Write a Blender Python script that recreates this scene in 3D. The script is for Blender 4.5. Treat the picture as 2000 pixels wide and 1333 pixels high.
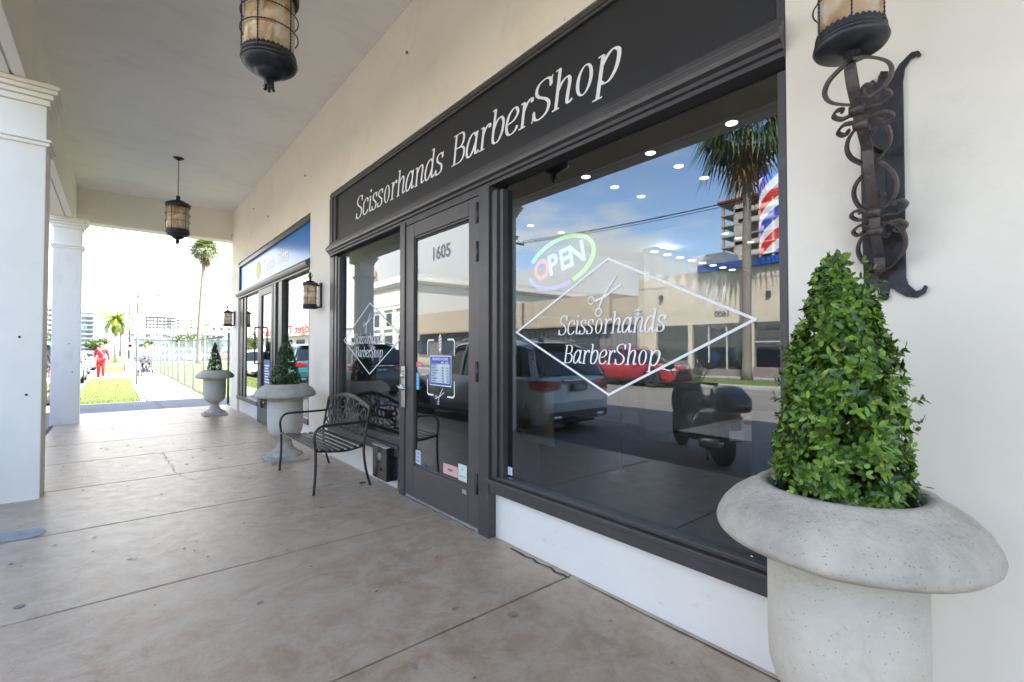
import bpy, bmesh, math, random
from mathutils import Vector, Matrix, noise as mnoise
R=math.radians; PI=math.pi
rnd=random.Random(7)
scene=bpy.context.scene
for o in list(bpy.data.objects): bpy.data.objects.remove(o)
C=bpy.data.collections.new('place'); scene.collection.children.link(C)

# ------------------------------------------------------------------ camera
cam=bpy.data.objects.new('camera',bpy.data.cameras.new('camera')); C.objects.link(cam)
cam.location=(-2.0876,0,1.35)
cam.rotation_euler=(R(90+1.1235),0,R(-39.886))
cam.data.sensor_width=36; cam.data.lens=16.634
cam.data.clip_start=0.05; cam.data.clip_end=3000
scene.camera=cam
# ------------------------------------------------------------------ light
SUN=Vector((5.2,-2.7,6.5)).normalized()
elev=math.asin(SUN.z); azim=math.atan2(SUN.x,SUN.y)
w=bpy.data.worlds.new('World'); scene.world=w; w.use_nodes=True
nt=w.node_tree; nt.nodes.clear()
def N(t,**k):
    n=nt.nodes.new(t)
    for a,b in k.items(): setattr(n,a,b)
    return n
L=lambda a,b: nt.links.new(a,b)
out=N('ShaderNodeOutputWorld'); bg=N('ShaderNodeBackground'); bg2=N('ShaderNodeBackground'); mix=N('ShaderNodeMixShader')
sky=N('ShaderNodeTexSky',sky_type='NISHITA'); sky.sun_disc=False; sky.sun_elevation=elev; sky.sun_rotation=azim
sky.air_density=1.0; sky.dust_density=1.0; sky.ozone_density=1.6
L(sky.outputs[0],bg.inputs[0]); bg.inputs[1].default_value=0.125
tc=N('ShaderNodeTexCoord'); sep=N('ShaderNodeSeparateXYZ'); L(tc.outputs['Generated'],sep.inputs[0])
def M(op,a,b=None,c=None):
    n=N('ShaderNodeMath',operation=op)
    for i,v in enumerate((a,b,c)):
        if v is None: continue
        if isinstance(v,(int,float)): n.inputs[i].default_value=v
        else: L(v,n.inputs[i])
    return n.outputs[0]
zz=M('ADD',M('MAXIMUM',sep.outputs[2],0.0),0.13)
cx=M('DIVIDE',sep.outputs[0],zz); cy=M('DIVIDE',sep.outputs[1],zz)
comb=N('ShaderNodeCombineXYZ'); L(cx,comb.inputs[0]); L(cy,comb.inputs[1])
n1=N('ShaderNodeTexNoise'); n1.inputs['Scale'].default_value=0.9; n1.inputs['Detail'].default_value=9; n1.inputs['Roughness'].default_value=0.55
L(comb.outputs[0],n1.inputs['Vector'])
# cloud cover is heavy toward +Y (down the street) and low above the horizon, thin overhead
low=M('MULTIPLY',M('MAXIMUM',M('SUBTRACT',0.20,sep.outputs[2]),0.0),0.75)
cov=M('ADD',M('ADD',M('MULTIPLY',M('MAXIMUM',M('SUBTRACT',sep.outputs[1],0.45),-0.1),0.50),M('SUBTRACT',M('MULTIPLY',sep.outputs[2],-0.08),0.065)),low)
val=M('ADD',n1.outputs[0],cov)
mr=N('ShaderNodeMapRange',interpolation_type='SMOOTHSTEP'); mr.inputs[1].default_value=0.44; mr.inputs[2].default_value=0.60
L(val,mr.inputs[0])
cr=N('ShaderNodeMapRange'); cr.inputs[1].default_value=0.55; cr.inputs[2].default_value=0.95; cr.inputs[3].default_value=1.0; cr.inputs[4].default_value=0.78
L(val,cr.inputs[0])
cc=N('ShaderNodeCombineColor'); L(cr.outputs[0],cc.inputs[0]); L(cr.outputs[0],cc.inputs[1]); L(M('MULTIPLY',cr.outputs[0],0.965),cc.inputs[2])
L(cc.outputs[0],bg2.inputs[0]); bg2.inputs[1].default_value=0.60
L(mr.outputs[0],mix.inputs[0]); L(bg.outputs[0],mix.inputs[1]); L(bg2.outputs[0],mix.inputs[2]); L(mix.outputs[0],out.inputs[0])
sd=bpy.data.lights.new('sun','SUN'); sd.energy=3.6; sd.angle=R(0.53); sd.color=(1,.93,.83)
so=bpy.data.objects.new('sun',sd); C.objects.link(so); so.rotation_euler=SUN.to_track_quat('Z','Y').to_euler(); so.location=(20,-10,30)
scene.view_settings.view_transform='Standard'; scene.view_settings.look='None'
scene.view_settings.exposure=2.9; scene.view_settings.gamma=1
scene.render.engine='CYCLES'
try:
    scene.cycles.max_bounces=8; scene.cycles.diffuse_bounces=5; scene.cycles.glossy_bounces=5
    scene.cycles.transparent_max_bounces=16; scene.cycles.caustics_reflective=False; scene.cycles.caustics_refractive=False
    scene.cycles.sample_clamp_indirect=8
except Exception: pass

# ------------------------------------------------------------------ materials
MATS={}
def mat(name,col,rough=.6,metal=0,var=.12,scale=6,bump=.0,bscale=40,spec=.5,col2=None,emit=None,estr=0,coat=0,rvar=0,stretch=None,detail=5,grime=None,pits=None):
    if name in MATS: return MATS[name]
    m=bpy.data.materials.new(name); m.use_nodes=True; t=m.node_tree; b=t.nodes['Principled BSDF']
    tcn=t.nodes.new('ShaderNodeTexCoord'); src=tcn.outputs['Object']
    if stretch:
        mp=t.nodes.new('ShaderNodeMapping'); mp.inputs['Scale'].default_value=stretch; t.links.new(src,mp.inputs[0]); src=mp.outputs[0]
    no=t.nodes.new('ShaderNodeTexNoise'); no.inputs['Scale'].default_value=scale; no.inputs['Detail'].default_value=detail; no.inputs['Roughness'].default_value=.6
    t.links.new(src,no.inputs['Vector'])
    rp=t.nodes.new('ShaderNodeMapRange'); rp.inputs[1].default_value=.3; rp.inputs[2].default_value=.7; t.links.new(no.outputs[0],rp.inputs[0])
    mx=t.nodes.new('ShaderNodeMix'); mx.data_type='RGBA'
    c1=tuple(min(1,c*(1+var)) for c in col); c2=col2 if col2 else tuple(c*(1-var) for c in col)
    mx.inputs[6].default_value=(*c2,1); mx.inputs[7].default_value=(*c1,1)
    t.links.new(rp.outputs[0],mx.inputs[0]); t.links.new(mx.outputs[2],b.inputs['Base Color'])
    cur=mx.outputs[2]
    if grime:
        gs,gc,lo,hi,am,st_=grime
        g=t.nodes.new('ShaderNodeTexNoise'); g.inputs['Scale'].default_value=gs; g.inputs['Detail'].default_value=10; g.inputs['Roughness'].default_value=.72; g.inputs['Distortion'].default_value=.5
        gm=t.nodes.new('ShaderNodeMapping'); gm.inputs['Scale'].default_value=st_; gm.inputs['Location'].default_value=(3.7,1.3,8.1); t.links.new(tcn.outputs['Object'],gm.inputs[0]); t.links.new(gm.outputs[0],g.inputs['Vector'])
        gr=t.nodes.new('ShaderNodeMapRange'); gr.inputs[1].default_value=lo; gr.inputs[2].default_value=hi; gr.inputs[4].default_value=am; t.links.new(g.outputs[0],gr.inputs[0])
        m2=t.nodes.new('ShaderNodeMix'); m2.data_type='RGBA'; t.links.new(gr.outputs[0],m2.inputs[0]); t.links.new(cur,m2.inputs[6]); m2.inputs[7].default_value=(*gc,1); cur=m2.outputs[2]
    if pits:
        ps,pc_,th=pits
        g=t.nodes.new('ShaderNodeTexVoronoi'); g.inputs['Scale'].default_value=ps; g.inputs['Randomness'].default_value=1; t.links.new(tcn.outputs['Object'],g.inputs['Vector'])
        gr=t.nodes.new('ShaderNodeMapRange'); gr.inputs[1].default_value=th; gr.inputs[2].default_value=th*1.5; gr.inputs[3].default_value=.75; gr.inputs[4].default_value=0; t.links.new(g.outputs['Distance'],gr.inputs[0])
        m2=t.nodes.new('ShaderNodeMix'); m2.data_type='RGBA'; t.links.new(gr.outputs[0],m2.inputs[0]); t.links.new(cur,m2.inputs[6]); m2.inputs[7].default_value=(*pc_,1); cur=m2.outputs[2]
    t.links.new(cur,b.inputs['Base Color'])
    b.inputs['Roughness'].default_value=rough; b.inputs['Metallic'].default_value=metal
    b.inputs['Specular IOR Level'].default_value=spec
    if coat: b.inputs['Coat Weight'].default_value=coat; b.inputs['Coat Roughness'].default_value=.03
    if rvar:
        r2=t.nodes.new('ShaderNodeMapRange'); r2.inputs[1].default_value=.3; r2.inputs[2].default_value=.7
        r2.inputs[3].default_value=rough-rvar; r2.inputs[4].default_value=rough+rvar; t.links.new(no.outputs[0],r2.inputs[0]); t.links.new(r2.outputs[0],b.inputs['Roughness'])
    if bump:
        n2=t.nodes.new('ShaderNodeTexNoise'); n2.inputs['Scale'].default_value=bscale; n2.inputs['Detail'].default_value=4; t.links.new(src,n2.inputs['Vector'])
        bp=t.nodes.new('ShaderNodeBump'); bp.inputs['Strength'].default_value=bump; bp.inputs['Distance'].default_value=.01
        t.links.new(n2.outputs[0],bp.inputs['Height']); t.links.new(bp.outputs[0],b.inputs['Normal'])
    if emit: b.inputs['Emission Color'].default_value=(*emit,1); b.inputs['Emission Strength'].default_value=estr
    MATS[name]=m; return m
def leafmat(name,ca,cb,rough=.4):
    m=bpy.data.materials.new(name); m.use_nodes=True; t=m.node_tree; b=t.nodes['Principled BSDF']
    g=t.nodes.new('ShaderNodeNewGeometry'); r=t.nodes.new('ShaderNodeValToRGB'); r.color_ramp.elements[0].color=(*ca,1); r.color_ramp.elements[1].color=(*cb,1); e_=r.color_ramp.elements.new(.55); e_.color=tuple(.62*x+.38*y for x,y in zip(ca,cb))+(1,); e2=r.color_ramp.elements.new(.97); e2.color=(*cb,1); r.color_ramp.elements[-1].color=(cb[0]*1.5,cb[1]*.95,cb[2]*1.2,1)
    t.links.new(g.outputs['Random Per Island'],r.inputs[0]); t.links.new(r.outputs[0],b.inputs['Base Color']); b.inputs['Roughness'].default_value=rough
    tr=t.nodes.new('ShaderNodeBsdfTranslucent'); t.links.new(r.outputs[0],tr.inputs[0]); mx=t.nodes.new('ShaderNodeMixShader'); mx.inputs[0].default_value=.25
    t.links.new(b.outputs[0],mx.inputs[1]); t.links.new(tr.outputs[0],mx.inputs[2]); t.links.new(mx.outputs[0],t.nodes['Material Output'].inputs[0])
    MATS[name]=m; return m
def glassmat(name,refl=.28,tint=(.55,.57,.57),refl_tint=(1,1,1),ior=1.5,rough=0.0):
    m=bpy.data.materials.new(name); m.use_nodes=True; t=m.node_tree; t.nodes.remove(t.nodes['Principled BSDF'])
    fr=t.nodes.new('ShaderNodeLayerWeight'); fr.inputs[0].default_value=.5
    pw=t.nodes.new('ShaderNodeMath'); pw.operation='POWER'; pw.inputs[1].default_value=4.5; t.links.new(fr.outputs['Facing'],pw.inputs[0])
    mp=t.nodes.new('ShaderNodeMapRange'); mp.inputs[1].default_value=0; mp.inputs[2].default_value=1; mp.inputs[3].default_value=refl; mp.inputs[4].default_value=1
    t.links.new(pw.outputs[0],mp.inputs[0])
    tr=t.nodes.new('ShaderNodeBsdfTransparent'); tr.inputs[0].default_value=(*tint,1)
    gl=t.nodes.new('ShaderNodeBsdfGlossy'); gl.inputs['Roughness'].default_value=rough; gl.inputs[0].default_value=(*refl_tint,1)
    mx=t.nodes.new('ShaderNodeMixShader'); t.links.new(mp.outputs[0],mx.inputs[0]); t.links.new(tr.outputs[0],mx.inputs[1]); t.links.new(gl.outputs[0],mx.inputs[2])
    t.links.new(mx.outputs[0],t.nodes['Material Output'].inputs[0]); MATS[name]=m; return m

# ------------------------------------------------------------------ mesh helpers
SEPARATE={'dado_wall','screw_hole','wall_fixing','pilaster','low_wall','window_mullion','exhaust','rivet','infill_panel','security_lamp','frame_post','sill','building_pier','glazing_bead','armrest','hanging_wire','concrete_column','insulator','fairy_light_wire_piece'}
class MB:
    def __init__(s): s.v=[]; s.f=[]; s.sm=[]; s.T=None
    def add(s,vs,fs,smooth=False):
        b=len(s.v)
        for p in vs:
            p=Vector(p); s.v.append(tuple(s.T@p) if s.T else tuple(p))
        for f in fs: s.f.append(tuple(b+i for i in f)); s.sm.append(smooth)
        return s
    def box(s,x0,x1,y0,y1,z0,z1):
        x0,x1=sorted((x0,x1)); y0,y1=sorted((y0,y1)); z0,z1=sorted((z0,z1))
        return s.add([(x0,y0,z0),(x1,y0,z0),(x1,y1,z0),(x0,y1,z0),(x0,y0,z1),(x1,y0,z1),(x1,y1,z1),(x0,y1,z1)],
              [(0,3,2,1),(4,5,6,7),(0,1,5,4),(1,2,6,5),(2,3,7,6),(3,0,4,7)])
    def tube(s,pts,r,n=8,closed=False,caps=True,rad=None,smooth=True):
        pts=[Vector(p) for p in pts]; m=len(pts); vs=[]; prev=None
        for i,p in enumerate(pts):
            if closed: d=pts[(i+1)%m]-pts[i-1]
            else: d=pts[min(i+1,m-1)]-pts[max(i-1,0)]
            if d.length<1e-9: d=Vector((0,0,1))
            d.normalize()
            if prev is None:
                a=Vector((0,0,1)) if abs(d.z)<.9 else Vector((1,0,0))
                u=d.cross(a).normalized()
            else:
                u=prev-d*prev.dot(d)
                if u.length<1e-6: u=d.cross(Vector((0,0,1)))
                u.normalize()
            prev=u; v=d.cross(u)
            rr=rad[i] if rad else r
            for k in range(n):
                a=2*PI*k/n; vs.append(p+u*math.cos(a)*rr+v*math.sin(a)*rr)
        fs=[]
        for i in range(m if closed else m-1):
            j=(i+1)%m
            for k in range(n): fs.append((i*n+k,i*n+(k+1)%n,j*n+(k+1)%n,j*n+k))
        if caps and not closed: fs+= [tuple(range(n-1,-1,-1)),tuple((m-1)*n+k for k in range(n))]
        return s.add(vs,fs,smooth)
    def cyl(s,p0,p1,r0,r1=None,n=20,smooth=True): return s.tube([p0,p1],r0,n,rad=[r0,r1 if r1 is not None else r0],smooth=smooth)
    def lathe(s,prof,c=(0,0,0),n=32,smooth=True,axis='z',jit=0):
        vs=[];m=len(prof)
        for (r,z) in prof:
            for k in range(n):
                a=2*PI*k/n; q=r*(1+jit*mnoise.noise(Vector((math.cos(a)*2,math.sin(a)*2,z*4))))
                if axis=='z': vs.append((c[0]+q*math.cos(a),c[1]+q*math.sin(a),c[2]+z))
                elif axis=='x': vs.append((c[0]+z,c[1]+q*math.cos(a),c[2]+q*math.sin(a)))
                else: vs.append((c[0]+q*math.sin(a),c[1]+z,c[2]+q*math.cos(a)))
        fs=[(i*n+k,i*n+(k+1)%n,(i+1)*n+(k+1)%n,(i+1)*n+k) for i in range(m-1) for k in range(n)]
        if prof[0][0]>1e-5: fs.append(tuple(range(n-1,-1,-1)))
        if prof[-1][0]>1e-5: fs.append(tuple((m-1)*n+k for k in range(n)))
        return s.add(vs,fs,smooth)
    def ell(s,c,rx,ry,rz,n=14,m=9,smooth=True):
        vs=[];fs=[]
        for i in range(m+1):
            t=PI*i/m
            for k in range(n):
                a=2*PI*k/n; vs.append((c[0]+rx*math.sin(t)*math.cos(a),c[1]+ry*math.sin(t)*math.sin(a),c[2]+rz*math.cos(t)))
        for i in range(m):
            for k in range(n): fs.append((i*n+k,(i+1)*n+k,(i+1)*n+(k+1)%n,i*n+(k+1)%n))
        return s.add(vs,fs,smooth)
    def prism(s,poly,fn,d0,d1):
        # poly: 2-D outline, fn(u,v,d)->3-D
        n=len(poly); vs=[fn(u,v,d0) for u,v in poly]+[fn(u,v,d1) for u,v in poly]
        return s.add(vs,[tuple(range(n)),tuple(range(2*n-1,n-1,-1))]+[(i,i+n,(i+1)%n+n,(i+1)%n) for i in range(n)])
    def ribbon(s,pts,wv,w,t=.004):
        # flat bar following pts, width along wv, thickness t in the bending plane
        pts=[Vector(p) for p in pts]; m=len(pts); wv=Vector(wv).normalized(); vs=[]
        for i,p in enumerate(pts):
            d=(pts[min(i+1,m-1)]-pts[max(i-1,0)]).normalized(); nn=d.cross(wv).normalized()
            for a,b in ((-1,-1),(1,-1),(1,1),(-1,1)): vs.append(p+wv*(a*w/2)+nn*(b*t/2))
        fs=[(i*4+k,i*4+(k+1)%4,(i+1)*4+(k+1)%4,(i+1)*4+k) for i in range(m-1) for k in range(4)]+[(3,2,1,0),tuple((m-1)*4+k for k in range(4))]
        return s.add(vs,fs)
    def build(s,name,m,parent=None,bevel=0,seg=2,subsurf=0):
        if name in SEPARATE:
            first=None
            for part in s.pieces():
                o=part._one(name,m,parent,bevel,seg,subsurf); first=first or o
            return first
        return s._one(name,m,parent,bevel,seg,subsurf)
    def pieces(s):
        # one mesh per connected piece
        par=list(range(len(s.v)))
        def fd(i):
            while par[i]!=i: par[i]=par[par[i]]; i=par[i]
            return i
        for f in s.f:
            a=fd(f[0])
            for i in f[1:]: par[fd(i)]=a
        gr={}
        for k,f in enumerate(s.f): gr.setdefault(fd(f[0]),[]).append(k)
        for fs in gr.values():
            p=MB(); mp={}
            for k in fs:
                g=[]
                for i in s.f[k]:
                    if i not in mp: mp[i]=len(p.v); p.v.append(s.v[i])
                    g.append(mp[i])
                p.f.append(tuple(g)); p.sm.append(s.sm[k])
            yield p
    def _one(s,name,m,parent=None,bevel=0,seg=2,subsurf=0):
        me=bpy.data.meshes.new(name); me.from_pydata(s.v,[],s.f); me.materials.append(m)
        me.polygons.foreach_set('use_smooth',s.sm); me.update()
        bm=bmesh.new(); bm.from_mesh(me); bmesh.ops.recalc_face_normals(bm,faces=bm.faces); bm.to_mesh(me); bm.free()
        o=bpy.data.objects.new(name,me); C.objects.link(o)
        if parent: o.parent=parent
        if bevel:
            b=o.modifiers.new('bevel','BEVEL'); b.width=bevel; b.segments=seg; b.limit_method='ANGLE'; b.angle_limit=R(50)
        if subsurf:
            b=o.modifiers.new('sub','SUBSURF'); b.levels=b.render_levels=subsurf
        return o
def tag(o,label,cat,group=None,kind=None):
    if label: o['label']=label
    if cat: o['category']=cat
    if group: o['group']=group
    if kind: o['kind']=kind
    return o
def struct(o): o['kind']='structure'; return o
def thing(name,label,cat,loc=(0,0,0),rz=0,group=None):
    o=bpy.data.objects.new(name,None); o.empty_display_size=.2; C.objects.link(o); o.location=loc; o.rotation_euler=(0,0,rz)
    return tag(o,label,cat,group)
def copy_tree(o,parent=None):
    c=o.copy(); C.objects.link(c); c.parent=parent
    for ch in list(o.children): copy_tree(ch,c)
    return c
def dup(o,loc,rz,label,scale=None):
    c=copy_tree(o); c.location=loc; c.rotation_euler=(0,0,rz); c['label']=label
    if scale: c.scale=scale
    return c
def cr(pts,n=6,closed=False):
    # Catmull-Rom
    P=[Vector(p) for p in pts]; m=len(P); o=[]
    rng=range(m) if closed else range(m-1)
    for i in rng:
        p0=P[(i-1)%m] if closed or i>0 else P[0]; p1=P[i]; p2=P[(i+1)%m]; p3=P[(i+2)%m] if closed or i+2<m else P[-1]
        for k in range(n):
            t=k/n; o.append(.5*((2*p1)+(p2-p0)*t+(2*p0-5*p1+4*p2-p3)*t*t+(3*p1-p0-3*p2+p3)*t**3))
    if not closed: o.append(P[-1])
    return o
def lerp(tab,x):
    if x<=tab[0][0]: return tab[0][1]
    for (a,b),(c,d) in zip(tab,tab[1:]):
        if x<=c: return b+(d-b)*(x-a)/(c-a)
    return tab[-1][1]

# ------------------------------------------------------------------ lettering: sans via the built-in face, serif italic by pen strokes
def sans(mb,txt,fn,size,ext=.001,align='CENTER',bold=0,sx=1,shear=0):
    cu=bpy.data.curves.new('t','FONT'); cu.body=txt; cu.size=size; cu.align_x=align; cu.align_y='CENTER'; cu.offset=bold; cu.shear=shear; cu.resolution_u=4
    ob=bpy.data.objects.new('t',cu); C.objects.link(ob); bpy.context.view_layer.update()
    me=bpy.data.meshes.new_from_object(ob.evaluated_get(bpy.context.evaluated_depsgraph_get()))
    vs=[fn(v.co.x*sx,v.co.y,ext) for v in me.vertices]; fs=[tuple(p.vertices) for p in me.polygons]
    mb.add(vs,fs); bpy.data.objects.remove(ob); bpy.data.curves.remove(cu); bpy.data.meshes.remove(me)
GL={
'S':(.47,[[(.40,.55),(.37,.68),(.25,.73),(.10,.68),(.06,.55),(.13,.44),(.31,.33),(.40,.21),(.36,.06),(.22,-.01),(.09,.03),(.04,.18)]],[((.415,.73),(.395,.53)),((.025,-.02),(.045,.20))],[]),
'c':(.40,[[(.36,.41),(.31,.50),(.21,.52),(.09,.42),(.05,.24),(.09,.06),(.20,0),(.32,.04),(.38,.12)]],[],[(.34,.42,.042)]),
'i':(.23,[[(.11,.50),(.11,.30),(.10,.10),(.14,.01),(.22,.05)]],[((.02,.50),(.12,.505))],[(.12,.68,.05)]),
's':(.36,[[(.29,.39),(.26,.49),(.17,.52),(.07,.46),(.08,.35),(.18,.27),(.27,.19),(.27,.06),(.16,0),(.06,.03),(.035,.13)]],[((.31,.53),(.285,.37)),((.025,-.01),(.04,.15))],[]),
'o':(.43,'O',[(.215,.26,.155,.265)],[]),
'r':(.34,[[(.11,.50),(.11,0)],[(.11,.30),(.17,.44),(.26,.51),(.33,.49)]],[((.02,.50),(.12,.505)),((.02,.0),(.20,.0))],[(.31,.46,.045)]),
'h':(.46,[[(.11,.74),(.11,0)],[(.11,.32),(.19,.46),(.30,.51),(.36,.42),(.35,.20),(.35,.06),(.39,.01),(.46,.05)]],[((.02,.735),(.12,.745)),((.03,0),(.19,0))],[]),
'n':(.46,[[(.11,.50),(.11,0)],[(.11,.32),(.19,.46),(.30,.51),(.36,.42),(.35,.20),(.35,.06),(.39,.01),(.46,.05)]],[((.02,.50),(.12,.505)),((.03,0),(.19,0))],[]),
'a':(.46,[[(.34,.42),(.24,.52),(.12,.44),(.05,.25),(.07,.06),(.16,0),(.26,.10),(.34,.28)],[(.36,.52),(.34,.20),(.35,.05),(.39,.01),(.46,.06)]],[],[]),
'd':(.47,[[(.34,.42),(.24,.52),(.12,.44),(.05,.25),(.07,.06),(.16,0),(.26,.10),(.34,.28)],[(.36,.74),(.34,.20),(.35,.05),(.39,.01),(.46,.06)]],[((.26,.735),(.37,.745))],[]),
'B':(.52,[[(.13,.72),(.13,0)],[(.13,.71),(.32,.71),(.41,.62),(.40,.46),(.30,.38),(.13,.38)],[(.13,.38),(.34,.37),(.46,.28),(.45,.10),(.33,.01),(.13,.01)]],[((.03,.715),(.2,.715)),((.03,.005),(.2,.005))],[]),
'b':(.44,[[(.11,.74),(.10,.12),(.16,.01)],[(.10,.30),(.18,.46),(.29,.51),(.38,.40),(.37,.18),(.28,.02),(.17,0),(.10,.07)]],[((.02,.735),(.12,.745))],[]),
'e':(.39,[[(.07,.24),(.24,.27),(.34,.38),(.29,.50),(.20,.52),(.09,.42),(.05,.22),(.10,.05),(.20,0),(.31,.04),(.36,.12)]],[],[]),
'p':(.46,[[(.11,.50),(.10,-.22)],[(.11,.32),(.20,.46),(.30,.51),(.40,.42),(.39,.18),(.30,.02),(.19,0),(.10,.08)]],[((.02,.50),(.12,.505)),((.01,-.22),(.19,-.22))],[]),
}
def serif(mb,txt,fn,x0,x1,cap,base,shear=.18,thick=.074,thin=.026,ext=.0015):
    # txt drawn between u=x0..x1, cap height `cap`, baseline v=base
    adv=sum(.30 if ch==' ' else GL[ch][0] for ch in txt); s=cap/.72; kx=(x1-x0)/(adv*s)
    x=0; lay=[0]
    def P(u,v):
        lay[0]; uu=(x+u)*s*kx+(v*shear*s); return (x0+uu,base+v*s)
    def strip(pts,wf,k):
        vs=[];m=len(pts)
        for i,p in enumerate(pts):
            d=(pts[min(i+1,m-1)]-pts[max(i-1,0)]); d.normalize(); nn=Vector((-d.y,d.x,0)); ww=wf(d)/2
            for sg in (1,-1):
                q=p+nn*ww*sg; a,b=P(q.x,q.y); vs.append(fn(a,b,ext+k*.00025))
        mb.add(vs,[(2*i,2*i+1,2*i+3,2*i+2) for i in range(m-1)])
    nib=lambda d: thin+(thick-thin)*abs(d.y)**1.3
    for ch in txt:
        if ch==' ': x+=.30; continue
        a,st,sf,dots=GL[ch]; k=0
        if st=='O':
            cx_,cy_,rx,ry=sf[0]; pts=[Vector((cx_+rx*math.cos(t*PI/16),cy_+ry*math.sin(t*PI/16),0)) for t in range(33)]
            vs=[]
            for p in pts:
                c_=(p.x-cx_)/rx; s_=(p.y-cy_)/ry; wx=thick*.95; wy=thin
                for q in ((cx_+(rx+.01)*c_,cy_+(ry+.005)*s_),(cx_+(rx+.01-wx)*c_,cy_+(ry+.005-wy)*s_)):
                    aa,bb=P(*q); vs.append(fn(aa,bb,ext))
            mb.add(vs,[(2*i,2*i+1,2*i+3,2*i+2) for i in range(32)]); sf=[]
        else:
            for stt in st:
                strip(cr([(p[0],p[1],0) for p in stt],6),nib,k); k+=1
        for (p,q) in sf: strip([Vector((*p,0)),Vector((*q,0))],lambda d:.028,k); k+=1
        for (u,v,r) in dots:
            vs=[]
            for t in range(12):
                aa,bb=P(u+r*math.cos(t*PI/6),v+r*math.sin(t*PI/6)); vs.append(fn(aa,bb,ext+k*.00025))
            mb.add(vs,[tuple(range(12))]); k+=1
        x+=a
# wall frame: u runs to the viewer's right (-Y), v up, d out of the wall (-X)
def wf(y0=0,z0=0,x0=0): return lambda u,v,d: (x0-d,y0-u,z0+v)
# street-facing fronts across the road: seen from +X
def sf_(x0): return lambda u,v,d: (x0+d,u,v)
# ================================================================== the arcade building
plaster=mat('cream plaster',(.85,.79,.69),.85,var=.03,scale=1.6,bump=.16,bscale=22,grime=(1.1,(.66,.60,.52),.52,.72,.45,(1,1,1)),pits=(2.2,(.52,.46,.38),.018))
plasterW=mat('white plaster',(.83,.81,.77),.8,var=.03,scale=2.2,bump=.12,bscale=14)
colpaint=mat('column paint',(.85,.80,.72),.7,var=.03,scale=3,bump=.14,bscale=30,grime=(2.2,(.60,.56,.50),.56,.74,.5,(1,1,.6)),pits=(3,(.4,.36,.3),.022))
dadopaint=mat('dado paint',(.82,.79,.73),.6,var=.02,scale=4,bump=.06,bscale=30,grime=(3,(.50,.46,.40),.60,.76,.5,(1,1,2.5)))
charcoal=mat('charcoal painted metal',(.060,.056,.057),.40,var=.12,scale=9,bump=.03,bscale=60,grime=(7,(.16,.14,.13),.60,.70,.5,(1,.5,1)))
charlight=mat('charcoal door paint',(.078,.070,.070),.42,var=.08,scale=7)
signblack=mat('satin black sign board',(.028,.029,.033),.30,var=.05,scale=2)
white=mat('white vinyl',(.85,.85,.86),.5,var=.01)
softwhite=mat('grey white vinyl',(.62,.64,.68),.5,var=.01)
steel=mat('brushed steel',(.55,.54,.52),.3,metal=1,var=.1,scale=20)
blackmetal=mat('black powder coat',(.018,.018,.020),.35,var=.1,scale=14)
iron=mat('aged wrought iron',(.045,.044,.050),.5,metal=.55,var=.35,scale=22,bump=.25,bscale=60)
ironbrown=mat('rusty bronze iron',(.088,.070,.066),.5,metal=.45,var=.35,scale=25,bump=.25,bscale=60)
shopglass=glassmat('shop window glass',refl=.105,tint=(.58,.60,.61),refl_tint=(.93,.97,1))
rubber=mat('black rubber',(.012,.012,.012),.7,var=.1)

bld=thing('arcade_building','cream plaster arcade building with square columns over the pavement','building',(0,0,0))
m=MB()   # street wall of the shops, openings left free
for (y0,y1,z0,z1) in ((-9,.75,0,4.63),(.75,6.14,3.36,4.63),(6.14,6.96,0,4.63),(6.96,12.10,3.31,4.63),(12.10,12.95,0,4.63)): m.box(0,.28,y0,y1,z0,z1)
m.build('wall',plaster,bld)
m=MB(); m.box(.04,.26,.75,2.775,-.05,.33); m.box(.04,.26,4.15,6.14,-.05,.33); m.box(.04,.26,7.05,8.95,-.05,.30); m.box(.04,.26,10.02,12.10,-.05,.28)
m.build('dado_wall',dadopaint,bld)
m=MB(); m.box(-2.74,0,-9,12.85,4.632,4.78); m.build('ceiling',mat('ceiling plaster',(.86,.825,.775),.85,var=.03,scale=1.2,bump=.12,bscale=9,stretch=(1,.5,1),grime=(1.5,(.60,.56,.52),.50,.75,.4,(.6,1.4,1))),bld)
m=MB(); m.box(-2.78,.28,12.852,13.2,3.95,6.4); m.build('end_beam',plaster,bld,bevel=.01)
m=MB(); m.box(-2.82,-2.735,-9,12.85,3.785,4.9); m.box(-2.835,-2.822,-9,12.85,3.80,4.9); m.box(-3.04,-2.837,-9,13.2,3.785,6.4); m.build('street_beam',plaster,bld,bevel=.006)
m=MB(); m.box(-2.82,9,-9,12.84,4.80,4.95); m.build('roof',mat('roof felt',(.5,.5,.5),.9),bld)
m=MB(); m.box(.28,9,12.952,13.198,0,6.4); m.box(9,9.25,-9,13.198,0,6.4); m.box(0,9,-9.25,-9.002,0,6.4); m.box(.02,.28,-9,12.85,4.96,6.4); m.build('outer_wall',plaster,bld)
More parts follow.
